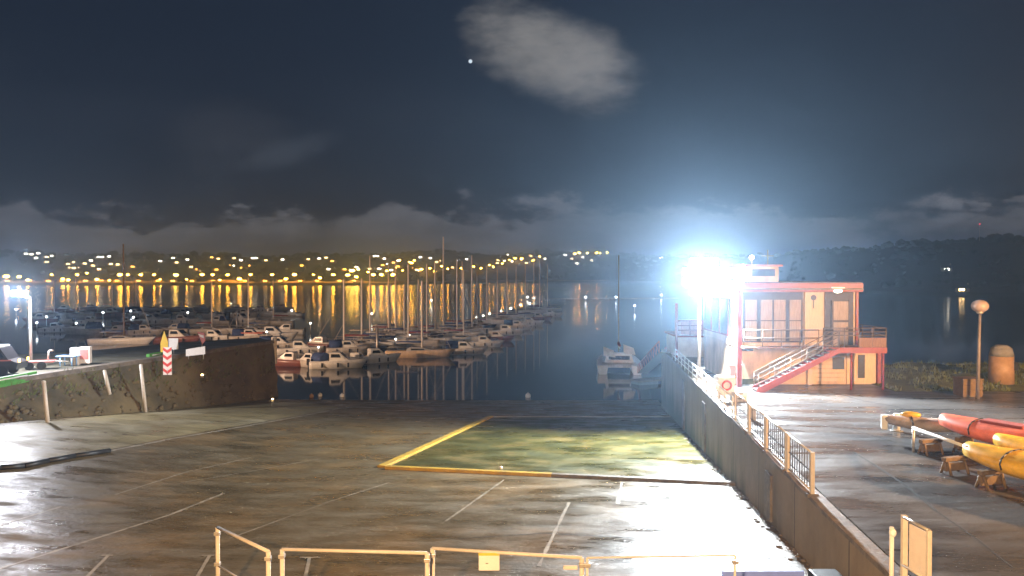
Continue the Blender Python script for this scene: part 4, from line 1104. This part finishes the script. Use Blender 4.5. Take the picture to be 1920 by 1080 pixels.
# motor boats and low hulls at the near end and along the right side of the pontoon
mot = [(585, 688, 'C', .9, 2.6), (630, 690, 'W', 1.0, .15), (668, 684, 'R', .8, 1.4), (702, 680, 'W', .95, .5), (545, 686, 'R', .9, 3.0), (868, 664, 'C', .95, 0.1), (905, 650, 'W', .9, 0.1), (928, 640, 'R', .9, .1), (945, 628, 'W', 1.0, .15), (968, 618, 'C', 1.0, 0), (990, 610, 'W', 1.0, .1), (1008, 601, 'R', 1.0, 0), (1030, 594, 'W', 1.0, 0), (650, 662, 'C', .95, .3), (560, 664, 'W', 1.0, .2), (520, 655, 'C', 1.0, .1), (600, 655, 'R', 1.0, 3.0)]
mc = {'W': 0, 'C': 0, 'R': 0}
for px, py, k, s_, rz in sorted(mot):
    mc[k] += 1
    place(MPROTO[k][0], 'M' + k, P(px, py, 0), rz, f'{MPROTO[k][1]}, {ordinal(mc[k])} such from the left near the lit pontoon', 'motor boats moored near the lit pontoon', (s_, s_, s_))
# large pale yacht broadside in the front row
p = P(782, 670, 0)
by = dup(SW, p, .05, (1.0, 1.0, 1.0), 'largest pale yacht lying broadside in the front row of the marina', 'sailing yachts moored along the lit pontoon', swap={'hull': M['bcream']}); by.scale = (1.02, 1.02, 1.0); set_mast(by, 10.5)
p = P(862, 643, 0); by = dup(SO, p, .08, (.95, .95, 1), 'pale low yacht broadside behind the largest one, right of the pontoon', 'sailing yachts moored along the lit pontoon', swap={'hull': M['white']}); set_mast(by, 12.5)
# dark basin on the left
random.seed(23)
lst = []
for py, xs in ((583, range(110, 540, 47)), (594, range(90, 560, 52)), (608, range(70, 560, 55)), (624, range(95, 540, 62)), (640, range(330, 540, 62))):
    for x in xs: lst.append((x + random.uniform(-14, 14), py + random.uniform(-3, 3)))
lst.sort(); c1_ = {'W': 0, 'C': 0, 'R': 0}; c2_ = {'W': 0, 'N': 0, 'O': 0}
for i, (x, y) in enumerate(lst):
    p = P(x, y, 0); rz = random.choice((0, math.pi)) + random.uniform(-.25, .25)
    if i % 4 == 1:
        k = random.choice('WNO'); c2_[k] += 1
        r = dup(PROTO[k][0], p, rz, (.95, .95, 1), f'{PROTO[k][1]}, {ordinal(c2_[k])} such from the left in the dark basin', 'boats in the dark left basin'); set_mast(r, random.uniform(8.0, 11.5))
    else:
        k = random.choice('WWCR'); c1_[k] += 1; s_ = random.uniform(.85, 1.25)
        dup(MPROTO[k][0], p, rz, (s_, s_, s_), f'{MPROTO[k][1]}, {ordinal(c1_[k])} such from the left in the dark basin', 'boats in the dark left basin')
p = P(224, 645, 0); r = dup(SW, p, .1, (1.1, 1.1, 1), 'white yacht with the tallest mast in the dark left basin', 'boats in the dark left basin', swap={'mast': M['wood']}); set_mast(r, PY(212, 458, p.y).z - 1.4)

# pontoons with lamps
def pontoon(a, c, wd, label, piles=True):
    a = Vector((*a, 0)); c = Vector((*c, 0)); d = c - a; n = Vector((d.y, -d.x, 0)).normalized() * wd / 2; Lp = d.length
    t = thing('pontoon', label, 'pontoon', a)
    MB().extr([-n + Vector((0, 0, .35)), n + Vector((0, 0, .35)), n + d + Vector((0, 0, .35)), -n + d + Vector((0, 0, .35))], (0, 0, .16)).build('deck', M['pontoon'], t)
    k = int(Lp / 12)
    for i in range(k + 1):
        q = d * (i / max(1, k)); dd = d.normalized()
        q = q + dd * (1.5 if i == 0 else -1.5 if i == k else 0)
        MB().obox(q + Vector((0, 0, .1)), (1.3, wd * .45, .24), math.atan2(d.y, d.x)).build('float', M['float_'], t)
    if piles:
        for i in range(0, k + 1, 4):
            q = d * (i / max(1, k)) + n * 1.25
            MB().tube(q + Vector((0, 0, -2)), q + Vector((0, 0, 4.2)), .22, .22, 10).build('pile', M['galv'], t)
    return t
pa, pb2 = P(690, 660, 0), P(1010, 573, 0)
pontoon((pa.x, pa.y), (pb2.x, pb2.y), 2.6, 'long lamp lit pontoon running away between the yachts')
a, c = P(60, 588, 0), P(560, 588, 0); pontoon((a.x, a.y), (c.x, c.y), 2.4, 'dark pontoon across the left basin, nearest the far shore')
a, c = P(60, 616, 0), P(545, 616, 0); pontoon((a.x, a.y), (c.x, c.y), 2.2, 'dark pontoon across the left basin, nearest the jetty')
a, c = P(1020, 562, 0), P(1270, 560, 0); pontoon((a.x, a.y), (c.x, c.y), 4.0, 'floating breakwater far out beyond the end of the lit pontoon', False)
def ped(p, lab, grp, h=1.0, r=.2, m='e_white'):
    t = thing('pontoon_lamp', lab, 'lamp', p, group=grp)
    MB().tube((0, 0, 0), (0, 0, h - r * .7), .10, .08, 8).build('pedestal', M['white'], t); MB().ball((0, 0, h), r, (1, 1, .85), 2).build('lamp_globe', M[m], t)
row = [(742, 636), (767, 628), (791, 621), (850, 607), (894, 595), (906, 592), (918, 588), (940, 583), (958, 578), (976, 572), (989, 557), (993, 569), (1001, 559)]
for i, (px, py) in enumerate(row):
    p = P(px, py, 1.5); ped(Vector((p.x, p.y, .5)), f'white globe lamp, {ordinal(i + 1)} from the near end of the lit pontoon', 'globe lamps on the lit pontoon', 1.0, .0014 * p.y)
oth = [(809, 563), (741, 580), (697, 588), (869, 561), (547, 582), (582, 606), (193, 586), (245, 583), (250, 595), (352, 586), (87, 594), (143, 606), (69, 605), (433, 570), (30, 580), (1098, 557), (1155, 557), (1190, 573), (1240, 553), (597, 651), (500, 622)]
for i, (px, py) in enumerate(sorted(oth)):
    z_ = 2.0; p = P(px, py, z_); ped(Vector((p.x, p.y, 0)), f'white lamp over dark water, {ordinal(i + 1)} from the left of the scattered ones', 'scattered lamps in the marina', z_, .0013 * p.y, 'e_cool' if px < 300 or px > 1050 else 'e_white')
# red lit awning barge by the jetty end
a = P(478, 628, 1.2); t = thing('red_awning_barge', 'low barge with a long red awning beyond the jetty end', 'barge', (a.x, a.y, 0))
hull_mesh(8, 2.6, .8, .9).build('hull', M['offwhite'], t); MB().box(-2.8, 1.9, -1.1, 1.1, 1.55, 1.75, .05).build('awning', M['coral'], t)
for x_ in (-2.6, 1.7):
    for y_ in (-1, 1): MB().tube((x_, y_, .7), (x_, y_, 1.56), .05).build('awning_post', M['galv'], t)

# catamaran moored behind the quay end, its landing pontoon and gangway
p = P(1160, 694, 0); ct = thing('catamaran', 'white catamaran seen stern on beside the quay end', 'sailing boat', p, R(84))
for y_ in (-2.2, 2.2):
    mb = MB(); h_ = hull_mesh(9.5, 1.5, 1.15, .85); mb.add(h_, Matrix.Translation((0, y_, 0))); mb.build('hull', M['white'], ct)
MB().box(-3.6, 2.4, -2.3, 2.3, .75, 1.2, .08).build('bridge_deck', M['offwhite'], ct)
rings = []
for x, b_, h in ((-1.6, 1.9, 1.15), (-1.2, 1.95, 1.3), (1.0, 1.7, 1.15), (2.4, 1.1, .1)): rings.append([Vector((x, -b_, 1.2)), Vector((x, b_, 1.2)), Vector((x, b_ * .85, 1.2 + h)), Vector((x, -b_ * .85, 1.2 + h))])
sal = MB().loft(rings, smooth=False).build('saloon', M['white'], ct)
MB().box(-1.66, -1.605, -1.4, 1.4, 1.6, 2.1).build('window', M['glass'], sal)
for y_, lo in ((1.25, 0.0), (-1.35, .35)):
    MB().extr([(-2.6, y_ - .75, 2.0 + lo), (-2.6, y_ + .8, 2.2 + lo), (-2.6, y_ + .85, 3.4 + lo), (-2.6, y_ - .5, 2.9 + lo)], (.08, 0, 0)).build('canvas_screen', M['offwhite'], ct)
MB().tube((.6, 0, 1.2), (.6, 0, PY(1155, 478, p.y).z), .10, .07, 8).build('mast', M['wood'], ct)
MB().tube((.6, 0, 3.4), (-3.2, 0, 3.3), .08).build('boom', M['alu'], ct)
rings = [[Vector((.5 - 3.6 * u_, math.cos(a_) * .2, 3.6 + math.sin(a_) * .26 * (1 - .4 * u_))) for a_ in [k * math.pi / 4 for k in range(8)]] for u_ in (0, .3, .7, 1)]
MB().loft(rings).build('sail_cover', M['redcloth'], ct)
a = P(1188, 716, .3); c = P(1240, 712, .3); pontoon((a.x, a.y), (c.x + 3, c.y + 1), 2.0, 'small landing pontoon below the gangway at the quay end', False)
g0 = Vector((wallx(66) + .1, 66.5, QZ + .05)); g1 = P(1205, 700, .6); g1.z = .6
gw = thing('gangway', 'pinkish steel gangway sloping from the quay end to the landing pontoon', 'gangway', g0); d = g1 - g0; n = Vector((d.y, -d.x, 0)).normalized() * .6
MB().extr([-n, n, n + d, -n + d], (0, 0, .08)).build('walkway', M['pontoon'], gw)
for s_ in (-1, 1):
    mb = MB(); mb.tube(n * s_ + Vector((0, 0, 1.05)), n * s_ + d + Vector((0, 0, 1.05)), .05)
    for k in range(11):
        q0 = n * s_ + d * (k / 10); mb.tube(q0, q0 + Vector((0, 0, 1.05)), .035)
        if k < 10: mb.tube(q0, n * s_ + d * ((k + 1) / 10) + Vector((0, 0, 1.05)), .028)
    mb.build('truss', M['pinkred'], gw)

# ------------------------------------------------------------------ far shore
Dt = [(-300, 1040), (640, 1040), (760, 1120), (900, 1350), (1150, 1500), (1400, 1050), (1560, 620), (1700, 480), (2200, 440)]
Rt = [(-300, 470), (0, 472), (90, 475), (200, 477), (330, 480), (480, 483), (600, 481), (700, 477), (850, 474), (950, 478), (1040, 471), (1150, 478), (1300, 482), (1450, 478), (1540, 469), (1640, 462), (1760, 456), (1840, 447), (1920, 443), (2200, 436)]
def far(px, s):                                  # s = metres inland of the shoreline
    D_ = interp(Dt, px); Rg = 330 if px < 1400 else 220; k = (px - 960) / FPX
    y = D_ + s; zr_ = CAMH + (518 - interp(Rt, px)) / FPX * (D_ + Rg)
    x = k * y; u_ = min(1.0, max(0, (s - 26) / (Rg - 26)))
    pr = u_ * u_ * (3 - 2 * u_) * .55 + u_ * .45
    z = 2.2 + (zr_ - 2.2) * pr + noise.noise(Vector((x * .012, y * .012, 0))) * 3.0 * u_
    if s < 26: z = 2.2 if s > 1 else -1.5
    if s > Rg: z -= (s - Rg) * .05
    return Vector((x, y, z))
rows = []
for s in [-2, 1.2, 26, 60, 100, 140, 180, 220, 260, 300, 330, 380, 460]:
    rows.append([far(px, s) for px in range(-300, 2201, 20)])
struct(heightfield('hills', rows, M['hill']))
rows = [[far(px, s) + Vector((0, 0, .35)) for px in range(-300, 1241, 20)] for s in (2.0, 13, 24)]
struct(heightfield('shore_road', rows, M['shore']))
mb = MB(); rings = []
for px in range(-300, 1241, 20):
    a = far(px, 1.0); rings.append([Vector((a.x, a.y - 1.2, -1)), Vector((a.x, a.y + .2, -1)), Vector((a.x, a.y + .2, 3.3)), Vector((a.x, a.y - .6, 3.3))])
mb.loft(rings, smooth=False); rt = MB(); rings = []
for px in range(-300, 1141, 20):
    a = far(px, 25); zt3 = 5.4 + 4.5 * noise.noise(Vector((px * .013, 4, 0))); rings.append([Vector((a.x, a.y - .3, 2)), Vector((a.x, a.y + .5, 2)), Vector((a.x, a.y + .5, zt3)), Vector((a.x, a.y, zt3))])
tag(rt.loft(rings, smooth=False).build('retaining_wall', M['palewall']), 'pale retaining wall behind the far waterfront road, lit orange by street lamps', 'wall')
tag(mb.build('sea_wall', M['rock']), 'dark stone sea wall along the far shore below the street lamps', 'wall')
def on_hill(px, py, smin=28):
    d = ray(px, py); D_ = interp(Dt, px); prev = None
    for i in range(300):
        s = smin + i * 1.5; q = far(px, s); zray = CAMH + d.z / d.y * q.y
        if q.z >= zray: return q, zray
        prev = q
    q = far(px, 300); return q, q.z
# woods as one mass
mb = MB(); random.seed(3)
for i in range(1500):
    px = random.uniform(-250, 2150); u_ = random.random()
    s = random.uniform(300, 345) if u_ < .45 else random.uniform(50, 300)
    if px > 1400: s *= .65
    q = far(px, s); r = random.uniform(2.5, 6.0) * (1 if px < 1400 else .6) * (1.25 if noise.noise(Vector((px * .02, 0, 1))) > .1 else .7)
    c_ = bmesh.ops.create_icosphere(mb.bm, subdivisions=1, radius=1)
    for v in c_['verts']:
        k = 1 + random.uniform(-.28, .28); v.co = Vector((q.x + v.co.x * r * k * 1.2, q.y + v.co.y * r * k, q.z + r * .4 + v.co.z * r * k * .9))
tag(mb.build('far_woods', M['wood_far']), 'dark woods over the far hills', 'woods', kind='stuff')
# houses with lit windows
def house_proto(lab, wx_, dy_, h, winm, wall='hwall', flat=False, nwin=2):
    r = thing('hillside_house', lab, 'house', (0, 0, -500))
    MB().box(-wx_, wx_, -dy_, dy_, -6, h).build('wall', M[wall], r)
    if flat: MB().box(-wx_ - .3, wx_ + .3, -dy_ - .3, dy_ + .3, h, h + .5).build('roof', M['hroof'], r)
    else: 
        ro = MB().extr([(-wx_ - .5, -dy_ - .5, h), (-wx_ - .5, dy_ + .5, h), (-wx_ - .5, 0, h + dy_ * .9)], (2 * wx_ + 1, 0, 0)).build('roof', M['hroof'], r)
        MB().box(wx_ - 1.6, wx_ - .6, -.5, .5, h, h + dy_ + 1.0).build('chimney', M['hwall'], ro)
    for k in range(nwin):
        x = (k - (nwin - 1) / 2) * 2.6
        MB().box(x - .95, x + .95, -dy_ - .08, -dy_ - .004, h - 2.5, h - .5).build('window', M[winm], r)
    return r
HP = {'w': house_proto('x', 5, 4, 4.5, 'e_winw'), 'y': house_proto('x', 5.5, 4, 5, 'e_win', nwin=2), 'b': house_proto('x', 9, 5, 7, 'e_winw', flat=True, nwin=4), 'o': house_proto('x', 6, 4, 4.5, 'e_winy', nwin=2)}
HL = {'w': 'small house with white lit windows on the far hillside', 'y': 'house with warm lit windows on the far hillside', 'b': 'flat roofed block with lit windows on the far hillside', 'o': 'waterfront house with orange lit windows on the far shore'}
hs = [(50, 478, 'w'), (61, 479, 'w'), (72, 477, 'w'), (87, 485, 'y'), (98, 482, 'w'), (89, 494, 'y'), (68, 486, 'w'), (133, 490, 'w'), (158, 497, 'y'), (176, 501, 'y'), (172, 491, 'w'), (190, 487, 'b'), (207, 498, 'y'), (204, 483, 'w'), (265, 489, 'w'), (295, 485, 'y'), (300, 492, 'w'), (325, 486, 'w'), (332, 493, 'y'), (352, 489, 'w'), (365, 500, 'w'), (398, 486, 'o'), (410, 488, 'y'), (440, 487, 'y'), (452, 490, 'w'), (459, 505, 'w'), (478, 489, 'b'), (498, 491, 'y'), (530, 489, 'w'), (577, 489, 'y'), (598, 487, 'w'), (612, 486, 'y'), (617, 507, 'w'), (704, 485, 'b'), (720, 487, 'w'), (724, 497, 'w'), (746, 491, 'w'), (788, 484, 'w'), (806, 486, 'w'), (876, 488, 'w'), (951, 479, 'w'), (945, 502, 'w'), (960, 504, 'w'), (978, 500, 'y'), (996, 482, 'y'), (1014, 480, 'w'), (1021, 487, 'w'), (1060, 480, 'w'), (1072, 487, 'y'), (1082, 496, 'w'), (1093, 484, 'w'), (1110, 490, 'w'), (1215, 487, 'w'), (1240, 485, 'w'), (1774, 508, 'w'), (1805, 549, 'y')]
shore_h = [(x + random.uniform(-6, 6), 519 + random.uniform(-2, 2), 'o') for x in range(20, 700, 34)]
random.seed(77)
hs += [(random.uniform(120, 1000), random.uniform(491, 511) - (6 if random.random() < .3 else 0), random.choice('yyoow')) for _ in range(44)]
hs = [(x, y - (max(0, x - 760) * .06), k) if x < 1000 and y > 497 and x > 760 else (x, y, k) for x, y, k in hs]
hcnt = {k: 0 for k in HP}
for px, py, k in sorted(hs + shore_h):
    q, zr_ = on_hill(px, py, 27); hcnt[k] += 1
    if k == 'o' and py > 512: q = far(px, 36)
    dz = min(1.5, max(-1.0, zr_ - q.z - 3)) if k != 'o' else 0
    sc_ = 1.0 if px < 1400 else .7
    place(HP[k], 'H' + k, Vector((q.x, q.y, q.z + dz)), random.uniform(-.25, .25) + math.atan2(-q.x, q.y), f'{HL[k]}, {ordinal(hcnt[k])} such from the left', 'houses on the far shore', (sc_, sc_, sc_))
# street lamps on the far shore
def lamp_proto(m, h, r):
    t = thing('street_lamp', 'x', 'street lamp', (0, 0, -500))
    MB().tube((0, 0, -3), (0, 0, h), .12, .09, 6).build('pole', M['galv'], t); MB().ball((0, 0, h), r, (1.8, 1, .85), 2).build('lantern', M[m], t)
    return t
LO = lamp_proto('e_orange', 7.5, 1.35); LY = lamp_proto('e_yellow', 8.5, 1.75); 
lo = [(x, 515) for x in (97, 145, 225, 240, 264, 289, 379, 399, 427, 470, 510, 552, 588, 625, 700, 715, 737)] + [(182, 524), (449, 523), (163, 512), (755, 507), (790, 505), (806, 503), (772, 493), (768, 491), (749, 488), (888, 500), (918, 497), (942, 494), (955, 487), (966, 484), (978, 485), (840, 504), (865, 503), (1078, 476), (1086, 474), (1101, 474), (1119, 474), (1125, 475), (52, 525), (118, 523), (128, 525), (205, 526), (300, 524), (350, 524), (412, 525), (536, 523), (600, 521), (668, 519), (690, 510), (725, 508), (742, 502), (815, 509), (828, 499), (902, 503), (925, 500), (1000, 488), (1012, 481)]
ly = [(330, 517), (652, 517), (660, 509), (672, 506), (12, 520), (36, 520), (777, 489), (1138, 474)]
lam_sc = []
def put_lamps(lst, proto, key, txt):
    for i, (px, py) in enumerate(sorted(lst)):
        h = 7.5
        if 508 <= py <= 530 and px < 740: q = far(px, 15); q.z = PY(px, py, q.y).z - h
        else:
            q, zr_ = on_hill(px, py + 8, 15); q.z = max(q.z - 3, PY(px, py, q.y).z - h)
        k_ = .62 + .75 * random.random() ** 1.5
        o_ = place(proto, key, q, 0, f'{txt}, {ordinal(i + 1)} such from the left', 'street lamps on the far shore'); lam_sc.append((o_, k_))
put_lamps(lo, LO, 'LO', 'orange street lamp across the water')
put_lamps(ly, LY, 'LY', 'bright yellow street lamp across the water')
for o_, k_ in lam_sc:
    for ch in o_.children:
        if ch.name.startswith('lantern'): ch.scale = (k_, k_, k_); ch.location.z = 7.5 * (1 - k_)
# white quay light and red beacon on the right shore
for px, py, lab, m, r, hgt in ((1888, 555, 'bright white floodlight on the far right shore', 'e_cool', 1.1, 5), (1836, 420, 'red beacon on a mast above the right hill', 'e_red', .55, 16)):
    q = far(px, 6 if py > 500 else 200); zt_ = PY(px, py, q.y).z
    t = thing('shore_light', lab, 'beacon', (q.x, q.y, min(q.z, zt_ - 2)))
    MB().tube((0, 0, 0), (0, 0, zt_ - t['_o'][2]), .18, .12, 8).build('pole', M['galv'], t); MB().ball((0, 0, zt_ - t['_o'][2]), r, (2.2 if py > 500 else 1, 1, .7), 2).build('lens', M[m], t)

# ------------------------------------------------------------------ sodium lights added out of frame, unmodelled: yard, right quay, beyond the left jetty
lamp('sodium_lamp_quay', (31, 22, 13.5), 5.0e4, (1, .53, .22), .2)
lamp('sodium_lamp_yard', (-4, -6, 16.5), 6.0e4, (1, .62, .29), .2)
def spot(name, loc, tgt, power, colr, deg, blend):
    l = bpy.data.lights.new(name, 'SPOT'); l.energy = power; l.color = colr; l.shadow_soft_size = .3; l.spot_size = R(deg); l.spot_blend = blend
    o = bpy.data.objects.new(name, l); COL.objects.link(o); o.location = loc
    o.rotation_euler = (Vector(tgt) - Vector(loc)).to_track_quat('-Z', 'Y').to_euler()
spot('sodium_fill_spot', (-78, 62, 15), (-28, 150, 4), 2.5e5, (1, .62, .38), 78, .8)  # added spot beyond the jetty, aimed to warm the moored boats

for o in bpy.data.objects:
    if '_o' in o: del o['_o']
# ------------------------------------------------------------------ render settings
sc.render.engine = 'CYCLES'
c = sc.cycles; c.use_denoising = True; c.max_bounces = 5; c.diffuse_bounces = 2; c.glossy_bounces = 3; c.volume_bounces = 0; c.transmission_bounces = 2
c.sample_clamp_indirect = 4.0; c.sample_clamp_direct = 0; c.caustics_reflective = False; c.use_light_tree = True
vs_ = sc.view_settings; vs_.view_transform = 'Standard'; vs_.look = 'None'; vs_.exposure = 0; vs_.gamma = 1; vs_.use_curve_mapping = False
